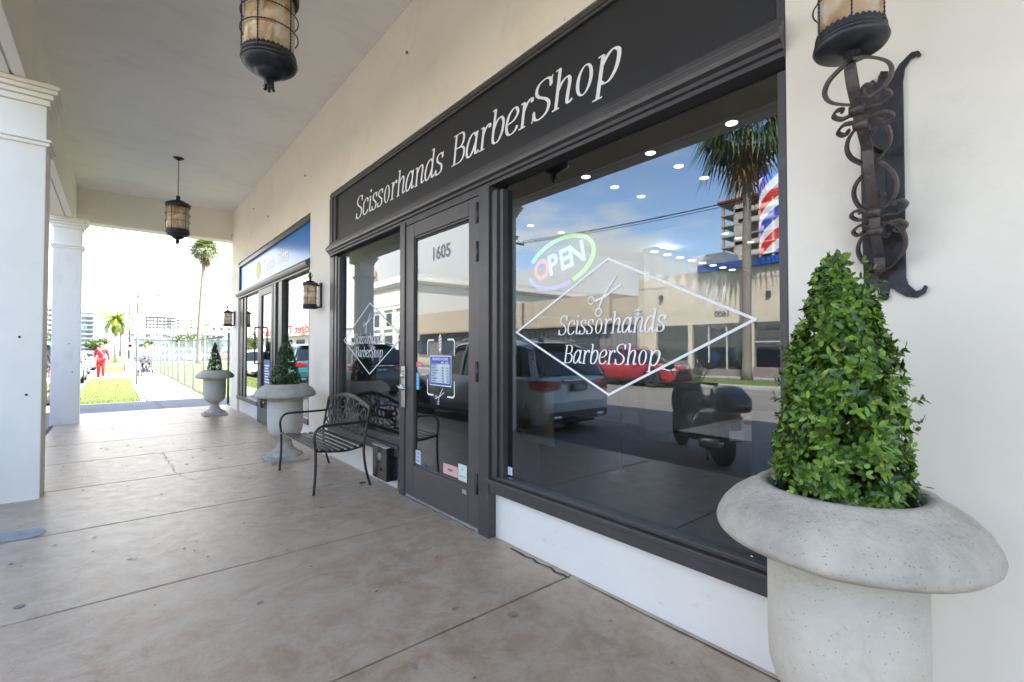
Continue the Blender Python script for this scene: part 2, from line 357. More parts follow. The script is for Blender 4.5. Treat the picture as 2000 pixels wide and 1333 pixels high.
def column(y0,dep=.36):
    c=MB(); x0,x1=-2.995,-2.606; y1=y0+dep
    c.box(x0,x1,y0,y1,-.15,3.60); col=c.build('column',colpaint,bld,bevel=.008)
    c=MB()
    for o_,z0,z1 in ((.022,3.60,3.655),(.045,3.657,3.70),(.075,3.702,3.74),(.09,3.742,3.782)): c.box(x0-o_,x1+o_,y0-o_,y1+o_,z0,z1)
    c.build('capital',colpaint,col,bevel=.006)
    c=MB(); c.box(x0-.022,x1+.022,y0-.022,y1+.022,3.225,3.26); c.box(x0-.035,x1+.035,y0-.035,y1+.035,3.262,3.285); c.build('necking',colpaint,col,bevel=.005)
    c=MB()
    for k in range(2):
        yy=y0-.004; c.ell((x1-.10-.05*k,yy,.95+.02*k+(.5 if k else 0)),.010,.006,.010,8,6)
    c.build('screw_hole',mat('dark hole',(.03,.03,.03),.8),col)
for y in (-5.46,.31,6.08,11.85): column(y)
m=MB()  # small fixings left in the plaster
for (y,z) in ((4.05,4.18),(10.6,4.2),(7.2,3.9),(9.4,3.78)): m.ell((-.006,y,z),.012,.018,.014,8,6)
m.tube([(-.0,12.8,4.1),(-.03,12.8,4.08),(-.03,12.82,4.03)],.006,6)
m.build('wall_fixing',mat('brown fixing',(.2,.15,.1),.7),bld)

# ------------------------------------------------------------------ shop windows: frames
def mould(mb,y0,y1,prof):
    # horizontal moulding extruded along y, profile in (d,z)
    n=len(prof); mb.add([(-d,y0,z) for d,z in prof]+[(-d,y1,z) for d,z in prof],[tuple(range(n)),tuple(range(2*n-1,n-1,-1))]+[(i,(i+1)%n,(i+1)%n+n,i+n) for i in range(n)])
G=-.045  # glass plane is x=+.045
shop=thing('barber_shopfront','charcoal framed barbershop front with black sign board and glass door','shopfront',(0,0,0))
m=MB()
m.box(-.02,.10,.752,2.775,.33,.395); m.box(-.035,.10,.752,2.775,.397,.425); m.box(-.005,.10,.752,2.775,.427,.452)
m.box(-.02,.10,4.15,6.138,.33,.40); m.box(-.035,.10,4.15,6.138,.402,.43); m.box(-.005,.10,4.15,6.138,.432,.50)
m.build('sill',charcoal,shop,bevel=.004)
m=MB()
for (a,b) in ((.752,.785),(2.60,2.64),(4.13,4.165),(5.80,5.86)): m.box(.0,.10,a,b,.452,2.50)
m.box(-.02,.10,2.645,2.695,.452,2.50); m.box(-.008,.10,2.70,2.725,.452,2.5)
m.box(-.03,.10,2.728,2.855,.0,2.55); m.box(-.03,.10,4.03,4.125,.0,2.55)
m.box(-.012,.10,5.865,5.93,.5,2.52); m.box(.02,.10,5.935,6.0,.5,2.52); m.box(0,.10,6.005,6.138,.5,2.53)
m.box(-.02,.10,2.857,4.028,2.515,2.55)
m.build('frame_post',charcoal,shop,bevel=.004)
m=MB(); mould(m,.752,6.138,[(-.08,2.552),(.012,2.552),(.012,2.575),(.03,2.58),(.03,2.60),(.055,2.61),(.06,2.63),(.06,2.65),(.04,2.665),(.04,2.68),(.02,2.69),(.012,2.72),(-.08,2.72)])
m.box(-.02,.1,6.14,6.17,2.6,2.64)
m.build('ledge',charcoal,shop)
m=MB(); mould(m,.752,6.138,[(-.08,3.29),(.0,3.29),(.0,3.305),(.012,3.31),(.012,3.33),(-.0,3.34),(-.01,3.358),(-.08,3.358)])
m.box(-.0,.08,.752,.785,2.722,3.288); m.box(-.0,.08,5.96,6.03,2.722,3.288); m.box(-.012,.08,6.035,6.138,2.722,3.288)
m.build('sign_frame',charcoal,shop,bevel=.003)
m=MB(); m.box(.022,.04,.787,5.958,2.722,3.288); sb=m.build('sign_board',signblack,shop)
m=MB(); serif(m,'Scissorhands BarberShop',wf(0,0,.022),-5.35,-1.60,.235,2.868); m.build('sign_lettering',white,sb)
m=MB(); m.box(.045,.051,.787,2.598,.453,2.53); pane=m.build('window_pane',shopglass,shop)
m=MB(); m.box(.045,.051,4.167,5.798,.50,2.53); pane2=m.build('window_pane',shopglass,shop)
def decal(mb,yl,yr,zt,zb,zc,ln=.013):
    f=wf(0,0,.045); yc=(yl+yr)/2
    P=[(-yl,zc),(-yc,zt),(-yr,zc+.01),(-yc,zb)]
    for i in range(4):
        a=Vector(P[i]); b=Vector(P[(i+1)%4]); d=(b-a).normalized(); n=Vector((-d.y,d.x))*ln/2; e=d*ln/2
        q=[a-e+n,b+e+n,b+e-n,a-e-n]; mb.add([f(p.x,p.y,.0012+.0002*i) for p in q],[(0,1,2,3)])
def scissors(mb,f,cx,cy,s,ang):
    ca,sa=math.cos(ang),math.sin(ang)
    T=lambda u,v:(cx+(u*ca-v*sa)*s,cy+(u*sa+v*ca)*s)
    k=0
    for sg in (1,-1):
        ring=[]
        for i in range(21):
            a=2*PI*i/20
            for r in (.13,.09): q=T(-.42+r*math.cos(a),sg*.22+r*.9*math.sin(a)); ring.append(f(q[0],q[1],.0012+k*.0002))
        mb.add(ring,[(2*i,2*i+1,2*i+3,2*i+2) for i in range(20)]); k+=1
        bl=[(-.32,sg*.15),(-.05,sg*.02),(.62,-sg*.13),(.60,-sg*.17),(-.02,-sg*.045),(-.34,sg*.09)]
        mb.add([f(*T(u,v),.0012+k*.0002) for u,v in bl],[tuple(range(6))]); k+=1
m=MB(); decal(m,2.50,.90,1.87,1.10,1.475); f=wf(0,0,.045)
serif(m,'Scissorhands',f,-2.10,-1.34,.115,1.447); serif(m,'BarberShop',f,-2.06,-1.375,.110,1.272)
scissors(m,f,-1.73,1.66,.21,R(38)); m.build('window_lettering',white,pane)
m=MB(); decal(m,5.75,4.22,1.87,1.09,1.47); 
serif(m,'Scissorhands',f,-5.42,-4.64,.115,1.425); serif(m,'BarberShop',f,-5.39,-4.66,.110,1.275)
scissors(m,f,-5.05,1.66,.21,R(38)); m.build('window_lettering',softwhite,pane2)
m=MB(); m.box(.040,.044,2.545,2.592,.475,.53); m.box(.040,.044,2.545,2.592,.44,.455); m.build('window_sticker',mat('pale sticker',(.6,.65,.75),.5,var=.2,scale=90),pane)
# door
door=MB(); 
door.box(-.018,.035,3.875,4.027,.03,2.51); door.box(-.018,.035,2.86,2.998,.03,2.51); door.box(-.018,.035,3.0,3.873,2.385,2.51); door.box(-.018,.035,3.0,3.873,.03,.30)
dr=door.build('door',charlight,shop,bevel=.005)
m=MB(); m.box(.004,.010,3.0,3.873,.30,2.385); dg=m.build('door_glass',shopglass,dr)
m=MB(); 
for (a,b,c_,d) in ((3.873,3.862,.30,2.385),(3.0,3.011,.30,2.385),): m.box(-.006,.02,a,b,c_,d)
m.box(-.006,.02,3.011,3.862,.30,.318); m.box(-.006,.02,3.011,3.862,2.37,2.385); m.build('glazing_bead',charcoal,dr)
for z in (2.38,2.09,1.19,.36):
    m=MB(); m.cyl((-.030,2.862,z-.075),(-.030,2.862,z+.075),.011,n=10); m.box(-.026,-.0182,2.85,2.90,z-.075,z+.075); m.build('hinge',blackmetal,dr)
m=MB(); m.box(-.024,-.0182,4.045,4.115,.82,1.20); m.v=[(x-.012,y-.035,z) for x,y,z in m.v]
hd=m.build('lock_plate',steel,dr,bevel=.003)
m=MB(); m.cyl((-.034,4.045,1.005),(-.055,4.045,1.005),.030,n=20); m.tube(cr([(-.055,4.045,1.005),(-.075,4.04,1.005),(-.080,4.00,1.005),(-.078,3.92,1.0)],5),.010,10); m.cyl((-.034,4.045,1.11),(-.05,4.045,1.11),.022,n=18); m.cyl((-.034,4.045,1.16),(-.044,4.045,1.16),.014,n=14)
m.build('lever_handle',steel,dr)
m=MB(); m.box(.028,.05,3.88,3.92,.95,1.06); m.tube([(.05,3.9,1.005),(.075,3.9,1.005),(.078,3.80,1.0)],.010,8); m.build('inner_handle',blackmetal,dr)
m=MB(); m.box(-.014,.06,2.86,4.027,.0,.026); m.build('threshold',mat('worn threshold',(.35,.34,.32),.5,metal=.4,var=.3,scale=18),shop)
# glass lettering on the door
f=wf(0,0,.004); m=MB(); sans(m,'1605',lambda u,v,d:f(u-3.44,v+2.175,d),.155,bold=.0035); m.build('house_number',mat('dark numerals',(.17,.19,.23),.5),dg)
m=MB()
for (uy,z,su,sv) in ((3.66,1.445,1,-1),(3.22,1.445,-1,-1),(3.66,.96,1,1),(3.22,.96,-1,1)):
    u=-uy
    m.add([f(u,z+sv*.14,.0012),f(u,z+sv*.02,.0012),f(u+su*.02,z,.0012),f(u+su*.11,z,.0012),f(u+su*.11,z+sv*.014,.0012),f(u+su*.028,z+sv*.014,.0012),f(u+su*.012,z+sv*.03,.0012),f(u+su*.012,z+sv*.14,.0012)],[tuple(range(8))])
scissors(m,f,-3.45,.965,.13,R(40)); m.build('corner_brackets',white,dg)
m=MB(); m.add([f(-3.446+r_*.022,1.36+zv,.0016) for r_,zv in ((-1,.0),(0,-.03),(1,0),(1,.10),(0,.13),(-1,.10))],[tuple(range(6))]); pl=m.build('pole_sticker',white,dg)
m=MB()
for k in range(4): z=1.362+k*.026; m.add([f(-3.446-.020,z,.0024),f(-3.446+.020,z+.018,.0024),f(-3.446+.020,z+.028,.0024),f(-3.446-.020,z+.010,.0024)],[(0,1,2,3)])
m.build('pole_stripes',mat('dull red print',(.45,.05,.06),.5),pl)
def rect(mb,f,u0,u1,v0,v1,d): mb.add([f(u0,v0,d),f(u1,v0,d),f(u1,v1,d),f(u0,v1,d)],[(0,1,2,3)])
hb=MB(); rect(hb,f,-3.615,-3.27,1.05,1.305,.0012); hs=hb.build('hours_sign',mat('pale paper',(.72,.78,.82),.5,var=.02),dg)
hb=MB(); rect(hb,f,-3.607,-3.278,1.058,1.297,.002); hb2=hb.build('blue_panel',mat('hours blue',(.02,.07,.42),.4,var=.03),hs)
hb=MB(); rect(hb,f,-3.59,-3.295,1.075,1.235,.0028); hb.build('hours_table',mat('pale green paper',(.55,.66,.68),.5,var=.03),hs)
hb=MB(); sans(hb,'BUSINESS HOURS',lambda u,v,d:f(u-3.44,v+1.275,d+.003),.032,bold=.0006)
sans(hb,'OPEN   CLOSE',lambda u,v,d:f(u-3.37,v+1.247,d+.003),.018,bold=.0006); hb.build('hours_heading',white,hs)
hb=MB(); 
for k,(dname) in enumerate(('MONDAY','TUESDAY','WEDNESDAY','THURSDAY','FRIDAY','SATURDAY','SUNDAY')):
    sans(hb,dname,lambda u,v,d:f(u-3.582,v+1.224-.0225*k,d+.0034),.019,align='LEFT',bold=.0004)
    for uu in (-3.40,-3.325): sans(hb,('9:00','7:00')[uu>-3.35] if k else '-',lambda u,v,d:f(u+uu,v+1.224-.0225*k,d+.0034),.019,bold=.0004)
hb.build('hours_text',mat('navy print',(.02,.05,.25),.5),hs)
def sticker(name,u0,u1,v0,v1,col,txt=None,tcol=(.02,.05,.2),size=.02,label=None,var=.03,sc=6,shapes=None):
    q=MB(); rect(q,f,u0,u1,v0,v1,.0012); o=q.build(name,mat('sticker '+str(col),col,.5,var=var,scale=sc),dg)
    if label: o['label']=label
    if txt:
        q=MB()
        for i,t in enumerate(txt.split('|')): sans(q,t,lambda u,v,d:f(u+(u0+u1)/2,v+v1-(i+.7)*(v1-v0)/(len(txt.split('|'))+.4),d+.002),size,bold=.0006)
        q.build('print',mat('print '+str(tcol),tcol,.5),o)
sticker('pink_sticker',-3.39,-3.17,.335,.42,(.72,.42,.40),'NAILS',(.15,.05,.1),.028,label='pink rectangular sticker')
sticker('review_sticker',-3.165,-3.045,.325,.455,(.66,.74,.70),'G|Review us',(.03,.30,.18),.02,label='pale green review sticker')
sticker('blue_side_sticker',-3.875+.02,-3.80,.995,1.145,(.10,.42,.72),'O|P|E|N',(.8,.85,.9),.028)
sticker('red_side_sticker',-3.855,-3.75,1.20,1.245,(.72,.16,.20),'LOVE',(.8,.7,.7),.02)
sticker('white_sticker',-3.865,-3.77,.33,.45,(.62,.64,.74),'VISIT|OUR|PAGE',(.15,.15,.35),.022,label='white square sticker')
sticker('round_sticker',-3.73,-3.67,.315,.35,(.06,.09,.14))
q=MB(); q.box(-.0205,-.0182,3.02,3.075,.245,.275); q.build('bottom_plate',mat('bare metal',(.45,.42,.40),.4,metal=.5),dr)

# ------------------------------------------------------------------ the tennis shop next door
tshop=thing('tennis_shopfront','charcoal framed tennis shop front with blue sign board','shopfront',(0,0,0))
m=MB()
m.box(-.02,.10,10.102,12.098,.28,.36); m.box(-.02,.10,6.962,8.798,.30,.38); m.build('sill',charcoal,tshop,bevel=.004); m=MB()
m.box(.0,.1,6.962,7.0,.38,2.5)
for a,b in ((8.40,8.60),(8.80,8.95),(10.02,10.10),(11.42,11.60),(11.75,12.098)): m.box(-.01 if a in (8.4,8.8,10.02) else .03,.10,a,b,(.0 if a in (8.8,10.02) else .36),2.5)
m.box(.02,.1,8.602,8.798,.36,2.5); m.box(.05,.1,11.602,11.748,.36,2.5)
m.build('frame_post',charcoal,tshop,bevel=.004)
m=MB(); mould(m,6.962,12.098,[(-.08,2.502),(.015,2.502),(.015,2.53),(.04,2.54),(.05,2.56),(.06,2.59),(.06,2.61),(.03,2.63),(.012,2.66),(-.08,2.66)])
m.build('ledge',charcoal,tshop)
m=MB(); mould(m,6.962,12.098,[(-.08,3.20),(.01,3.20),(.01,3.24),(-.02,3.26),(-.02,3.308),(-.08,3.308)]); m.box(0,.08,12.02,12.098,2.662,3.198); m.build('sign_frame',charcoal,tshop)
m=MB(); m.box(.03,.05,6.962,12.018,2.662,3.198)
mb_=mat('glossy blue board',(.018,.20,.62),.22,var=.02,spec=.22); sb=m.build('sign_board',mb_,tshop)
f2=wf(0,0,.03); m=MB()
sans(m,'Tennis',lambda u,v,d:f2(u-9.90,v+2.92,d),.34,align='LEFT',bold=0,sx=.95); sans(m,'Plaza',lambda u,v,d:f2(u-8.80,v+2.92,d),.34,align='LEFT',bold=.010,sx=.95)
m.build('sign_lettering',white,sb)
m=MB(); m.add([f2(-10.30+.2*math.cos(a*PI/12),2.92+.17*math.sin(a*PI/12),.0012) for a in range(24)],[tuple(range(24))]); m.build('ball_emblem',mat('ball yellow',(.55,.60,.12),.5),sb)
tglass=glassmat('tennis shop glass',refl=.16,tint=(.6,.6,.6),refl_tint=(.97,.98,1))
for (a,b,z0) in ((7.0,8.40,.38),(10.10,11.42,.36)):
    m=MB(); m.box(.045,.051,a,b,z0,2.50); m.build('window_pane',tglass,tshop)
m=MB(); m.box(-.018,.035,8.955,9.07,.02,2.49); m.box(-.018,.035,9.80,10.015,.02,2.49); m.box(-.018,.035,9.072,9.798,2.37,2.49); m.box(-.018,.035,9.072,9.798,.02,.28); td=m.build('door',charlight,tshop,bevel=.004)
m=MB(); m.box(.004,.010,9.07,9.80,.28,2.37); tg=m.build('door_glass',tglass,td)
m=MB(); m.tube(cr([(-.02,9.90,1.10),(-.09,9.90,1.10),(-.10,9.90,1.16),(-.10,9.90,1.72),(-.09,9.90,1.78),(-.02,9.90,1.78)],5),.014,10); m.build('pull_handle',blackmetal,td)
m=MB(); rect(m,wf(0,0,.004),-9.62,-9.2,.72,1.18,.0012); ho=m.build('hours_notice',mat('notice blue',(.05,.10,.35),.5,var=.1,scale=40),tg)
m=MB(); 
for k in range(7): rect(m,wf(0,0,.004),-9.58,-9.24-.04*(k%3),.76+.05*k,.785+.05*k,.002)
m.build('notice_text',white,ho)

# ------------------------------------------------------------------ inside the barber shop, seen through the glass
room=thing('barbershop_room','dark ceilinged barbershop interior behind the big window','room',(0,0,0))
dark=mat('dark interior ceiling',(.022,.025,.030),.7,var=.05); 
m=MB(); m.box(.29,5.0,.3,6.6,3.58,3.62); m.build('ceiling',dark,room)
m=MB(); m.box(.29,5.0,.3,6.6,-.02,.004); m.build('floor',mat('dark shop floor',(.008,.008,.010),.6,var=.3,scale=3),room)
greywall=mat('interior wall paint',(.30,.33,.35),.8,var=.05,scale=2)
m=MB(); m.box(5.0,7.8,.3,6.6,3.40,3.62); m.box(5.0,7.8,.3,6.6,-.02,.03); m.box(7.8,7.9,.3,6.6,0,3.6); m.box(.3,7.8,6.6,6.7,0,3.6); m.box(.3,7.8,.2,.3,0,3.6); m.build('wall',greywall,room)
m=MB(); m.box(4.1,7.6,4.25,4.35,.03,2.86); m.build('partition',greywall,room)
m=MB(); m.box(.30,.34,4.16,2.9,0,.0); m=MB()
lampm=mat('lit downlight',(.9,.9,.9),.5,emit=(1,.97,.92),estr=2.2)
pts=[(2.52,2.15,3.575)]+[(x,y,3.575) for y in (3.07,4.03) for x in (2.52,3.11,3.72)]+[(x,6.25,3.575) for x in (3.57,4.35,4.9)]
dl=None
for i,(x,y,z) in enumerate(pts+[(x,3.95,3.395) for x in (6.1,6.6,7.1)]+[(4.15+.36*k,4.10,2.84) for k in range(8)]):
    if dl is None:
        q=MB(); q.lathe([(.0,0),(.052,0),(.056,.005)],(0,0,0),20); dl=q.build('downlight',lampm,room); dl.location=(x,y,z); o=dl
    else: o=dl.copy(); C.objects.link(o); o.parent=room; o.location=(x,y,z); 
q=MB(); q.box(4.05,7.6,4.02,4.24,2.85,2.90); q.build('bulkhead',greywall,room)
for k in range(8):
    ld=bpy.data.lights.new('downlight_beam','SPOT'); ld.energy=5; ld.spot_size=R(70); ld.spot_blend=.6; ld.color=(1,.97,.93); ld.shadow_soft_size=.03
    lo=bpy.data.objects.new('downlight_beam',ld); C.objects.link(lo); lo.location=(4.15+.36*k,4.10,2.82); lo.parent=room
for (x,y) in ((6.3,1.8),(6.3,5.3)):
    ld=bpy.data.lights.new('added_fill_light','POINT'); ld.energy=6; ld.color=(1,.96,.9); ld.shadow_soft_size=0  # unseen fill lamps added to brighten the back wall
    lo=bpy.data.objects.new('added_fill_light',ld); C.objects.link(lo); lo.location=(x,y,3.3); lo.parent=room
# pale return wall and shelf of bottles just left of the big window
sh=thing('product_shelf','white shelf of hair products just inside the window','shelf',(0,0,0))
q=MB(); q.box(.35,.75,3.02,3.06,.03,2.2)
for z in (.72,1.12,1.6): q.box(.35,.75,2.72,3.02,z,z+.02)
q.build('rack',mat('shelf white',(.6,.63,.66),.6),sh,bevel=.003)
bt=None
for k in range(9):
    x=.40+.04*(k%5)*1.8; z=(.74,1.14)[k>4]; h_=.13+.05*((k*7)%3)
    q=MB(); q.lathe([(0,0),(.026,0),(.028,.01),(.028,h_*.7),(.012,h_*.82),(.012,h_),(0,h_)],(x,2.80+.09*(k%2),z),12)
    o=q.build('bottle',mat(('amber','green glass','white bottle','dark bottle')[k%4],((.45,.25,.05),(.2,.3,.12),(.7,.7,.65),(.05,.05,.05))[k%4],.3),sh)
# barber pole lamp hung inside the right edge of the window
pole=thing('barber_pole','striped red white and blue barber pole inside the window','barber pole',(.32,.90,0))
m=bpy.data.materials.new('barber stripes'); m.use_nodes=True; t=m.node_tree; b=t.nodes['Principled BSDF']; tcx=t.nodes.new('ShaderNodeTexCoord')
sp=t.nodes.new('ShaderNodeSeparateXYZ'); t.links.new(tcx.outputs['Object'],sp.inputs[0])
def tm(op,a,b_=None):
    n=t.nodes.new('ShaderNodeMath'); n.operation=op
    for i,v in enumerate((a,b_)):
        if v is None: continue
        if isinstance(v,(int,float)): n.inputs[i].default_value=v
        else: t.links.new(v,n.inputs[i])
    return n.outputs[0]
ang=tm('DIVIDE',tm('ARCTAN2',sp.outputs[1],sp.outputs[0]),2*PI)
fr=tm('FRACT',tm('ADD',tm('MULTIPLY',ang,-2.0),tm('MULTIPLY',sp.outputs[2],5.0)))
rp=t.nodes.new('ShaderNodeValToRGB'); rp.color_ramp.interpolation='CONSTANT'; e=rp.color_ramp.elements
e[0].position=0; e[0].color=(.72,.72,.75,1); e[1].position=.22; e[1].color=(.62,.03,.03,1)
for p_,c_ in ((.5,(.72,.72,.75,1)),(.72,(.02,.07,.50,1))): n_=e.new(p_); n_.color=c_
t.links.new(fr,rp.inputs[0]); t.links.new(rp.outputs[0],b.inputs['Base Color']); b.inputs['Roughness'].default_value=.35
t.links.new(rp.outputs[0],b.inputs['Emission Color']); b.inputs['Emission Strength'].default_value=.34
q=MB(); q.lathe([(.085,1.80),(.085,2.17)],(0,0,0),32); q.build('striped_cylinder',m,pole)
q=MB(); q.lathe([(.095,2.17),(.10,2.19),(.10,2.21),(.09,2.22)],(0,0,0),28); q.lathe([(.09,1.76),(.10,1.77),(.10,1.79),(.095,1.80)],(0,0,0),28); q.build('collar',mat('blue enamel',(.02,.08,.35),.3),pole)
q=MB(); q.lathe([(.085,2.22),(.12,2.27),(.135,2.34),(.12,2.42),(.07,2.48),(0,2.50)],(0,0,0),28); q.build('globe',glassmat('clear globe',refl=.08,tint=(.85,.88,.92)),pole)
q=MB(); q.box(-.10,.10,-.10,.10,0,1.755); q.build('pedestal',mat('pedestal blue grey',(.16,.20,.26),.5),pole,bevel=.01)
# neon open sign
op=thing('open_sign','oval neon sign reading OPEN hanging in the big window','sign',(.16,2.20,1.93)); op.rotation_euler=(R(-11),0,0)
def neon(name,pts,col,r=.009,st=2.2,parent=op):
    q=MB(); q.tube(pts,r,8); return q.build(name,mat('neon '+name+str(col),col,.4,emit=col,estr=st*.17),parent)
A=lambda a:(0,-.30*math.cos(a),.155*math.sin(a)+.0)
neon('green_tube',[A(R(a)) for a in range(-70,151,6)],(.35,.95,.22),.013,1.3)
neon('violet_tube',[A(R(a)) for a in range(186,284,6)],(.28,.22,1),.013,1.3)
q=MB(); q.box(.012,.02,-.27,.27,-.12,.12); q.build('back_plate',glassmat('clear acrylic',refl=.06,tint=(.8,.82,.85)),op)
for i,(ch,col) in enumerate((('O',(1,.16,.16)),('P',(.55,.72,1)),('E',(.55,.72,1)),('N',(.55,.72,1)))):
    q=MB(); u0=.165-.11*i; 
    sans(q,ch,lambda u,v,d:(-.005-d,u0-u,v),.19,bold=.006); q.build('letter',mat('neon letter'+str(col),col,.4,emit=col,estr=.22),op)
q=MB(); q.cyl((0,-.2,.12),(0,-.2,.9),.002,n=5); q.cyl((0,.2,.12),(0,.2,.9),.002,n=5); q.build('hanging_wire',blackmetal,op)
# broom, posters, blue patterned armchair
q=MB(); q.cyl((1.9,3.03,.02),(1.85,2.98,1.45),.012,n=8); q.box(1.8,2.0,2.93,3.13,.02,.09)
tag(q.build('broom',mat('pine handle',(.62,.42,.16),.5)),'pale wooden broom standing on the shop floor behind the window','broom')
pst=MB(); pst.box(.52,.53,2.62,2.98,.60,1.05)
po=pst.build('poster',mat('floral poster',(.42,.26,.10),.5,var=.9,scale=16,col2=(.75,.70,.55)),None); tag(po,'brown and cream floral poster standing inside the window','poster')
# inside the tennis shop: a plain room
troom=thing('tennis_shop_room','dim tennis shop interior behind the reflecting glass','room',(0,0,0))
q=MB(); q.box(.3,4,6.75,6.85,0,3.6); q.box(.3,4,12.7,12.8,0,3.6); q.box(4,4.1,6.75,12.8,0,3.6); q.box(.3,4,6.85,12.7,3.5,3.6); q.box(.3,4,6.85,12.7,-.02,.01); q.build('wall',mat('tennis shop wall',(.25,.27,.3),.8),troom)
q=MB(); q.box(1.2,1.7,7.2,8.3,.01,1.3); q.box(1.8,2.3,10.2,11.3,.01,1.5); q.build('display_rack',mat('display rack',(.18,.25,.2),.7,var=.5,scale=6),troom)
# ================================================================== pavement under the arcade
def floor_mat():
    m=bpy.data.materials.new('sealed concrete'); m.use_nodes=True; t=m.node_tree; b=t.nodes['Principled BSDF']
    tcn=t.nodes.new('ShaderNodeTexCoord')
    def noise(sc,det,ro=.6,stretch=None,dist=0):
        n=t.nodes.new('ShaderNodeTexNoise'); n.inputs['Scale'].default_value=sc; n.inputs['Detail'].default_value=det; n.inputs['Roughness'].default_value=ro; n.inputs['Distortion'].default_value=dist
        s=tcn.outputs['Object']
        if stretch: mp=t.nodes.new('ShaderNodeMapping'); mp.inputs['Scale'].default_value=stretch; t.links.new(s,mp.inputs[0]); s=mp.outputs[0]
        t.links.new(s,n.inputs['Vector']); return n.outputs[0]
    def rng(v,a,b_,c=0,d=1):
        n=t.nodes.new('ShaderNodeMapRange'); 
        for i,x in enumerate((a,b_,c,d)): n.inputs[i+1].default_value=x
        t.links.new(v,n.inputs[0]); return n.outputs[0]
    def mx(f,a,b_):
        n=t.nodes.new('ShaderNodeMix'); n.data_type='RGBA'
        if isinstance(f,float): n.inputs[0].default_value=f
        else: t.links.new(f,n.inputs[0])
        for i,v in ((6,a),(7,b_)):
            if isinstance(v,tuple): n.inputs[i].default_value=(*v,1)
            else: t.links.new(v,n.inputs[i])
        return n.outputs[2]
    base=mx(rng(noise(.8,4),.35,.65),(.375,.245,.155),(.475,.355,.255))
    base=mx(rng(noise(5.5,12,.78,dist=.4),.40,.60),base,(.51,.41,.31))
    base=mx(rng(noise(2.1,12,.75,dist=1.0),.53,.66,0,.5),base,(.29,.190,.12))
    base=mx(rng(noise(38,8,.8),.55,.72,0,.55),base,(.26,.20,.155))
    base=mx(rng(noise(1.4,12,.76,dist=.8),.58,.72,0,.6),base,(.38,.36,.33))
    base=mx(rng(noise(210,3),.62,.72,0,.65),base,(.15,.12,.10))
    t.links.new(base,b.inputs['Base Color'])
    t.links.new(rng(noise(9,9,.75),.3,.7,.30,.46),b.inputs['Roughness']); b.inputs['Specular IOR Level'].default_value=.46
    bp=t.nodes.new('ShaderNodeBump'); bp.inputs['Strength'].default_value=.16; bp.inputs['Distance'].default_value=.003
    t.links.new(noise(60,8,.75),bp.inputs['Height']); t.links.new(bp.outputs[0],b.inputs['Normal'])
    return m
fm=floor_mat()
joints=[-9+.0,-6.7,-5.25,-3.8,-2.36,-.92,.53,1.975,3.396,4.84,6.32,7.77,9.25,10.7,12.2,13.6]
m=MB()
for a,b in zip(joints,joints[1:]):
    m.box(-2.93,.04,a+.006,b-.006,-.14,0)
pv=m.build('pavement',fm,None,bevel=.006,seg=2); struct(pv)
m=MB(); m.box(-2.93,.30,-9.2,13.6,-.16,-.02); m.box(-2.99,-2.935,-9.2,16,-.25,-.012); struct(m.build('pavement_bed',mat('joint dirt',(.05,.045,.04),.9,var=.3,scale=20)))
def wig(p,q,n,a,seed):
    p=Vector(p);q=Vector(q);d=(q-p);nn=Vector((-d.y,d.x,0)).normalized(); r=random.Random(seed)
    return [p+d*(i/n)+nn*(r.uniform(-a,a) if 0<i<n else 0) for i in range(n+1)]
def crack(mb,pts,w0):
    vs=[];m_=len(pts); r=random.Random(len(pts))
    for i,p in enumerate(pts):
        d=(pts[min(i+1,m_-1)]-pts[max(i-1,0)]).normalized(); nn=Vector((-d.y,d.x,0)); w_=w0*r.uniform(.4,1)
        vs+= [p+nn*w_+Vector((0,0,.0035)),p-nn*w_+Vector((0,0,.0035))]
    mb.add(vs,[(2*i,2*i+1,2*i+3,2*i+2) for i in range(m_-1)])
m=MB()
crack(m,wig((-1.60,7.75,0),(-1.57,6.33,0),18,.022,3),.0035); crack(m,wig((-1.60,7.35,0),(-1.75,7.6,0),7,.015,4),.002); crack(m,wig((-1.55,6.31,0),(-1.45,5.9,0),7,.02,4),.002)
crack(m,wig((-.01,2.50,0),(-.015,1.95,0),10,.012,9),.010); crack(m,wig((-1.0,13.3,0),(-.3,12.3,0),8,.05,5),.006)
crack(m,wig((.0,1.9,0),(.0,-.9,0),30,.004,12),.006); crack(m,wig((-.02,4.0,0),(-.02,2.9,0),12,.008,15),.007)
crack(m,wig((-1.3,15.9,0),(-1.25,13.6,0),8,.05,15),.010)
struct(m.build('pavement_crack',mat('crack dirt',(.06,.055,.045),.9,var=.3)))
m=MB()
r=random.Random(5)
def blot(mb,cx,cy,rx,ry,z,n=18,seed=1,jit=.35):
    q=random.Random(seed); mb.add([(cx+rx*(1+q.uniform(-jit,jit))*math.cos(2*PI*i/n),cy+ry*(1+q.uniform(-jit,jit))*math.sin(2*PI*i/n),z) for i in range(n)],[tuple(range(n))])
m.add([(-2.93,5.13,.004),(-2.52,5.07,.004),(-2.47,4.96,.004),(-2.50,4.85,.004),(-2.93,4.86,.004)],[(0,1,2,3,4)])
struct(m.build('pavement_patch',mat('grey cement patch',(.30,.32,.33),.7,var=.2,scale=12,bump=.3)))
m=MB()
for k in range(34): blot(m,r.uniform(-2.7,-.1),r.uniform(.8,9),r.uniform(.012,.03),r.uniform(.010,.026),.0012+.0001*k,n=12,seed=40+k,jit=.25)
struct(m.build('gum_spots',mat('old gum',(.30,.235,.18),.8,var=.2)))
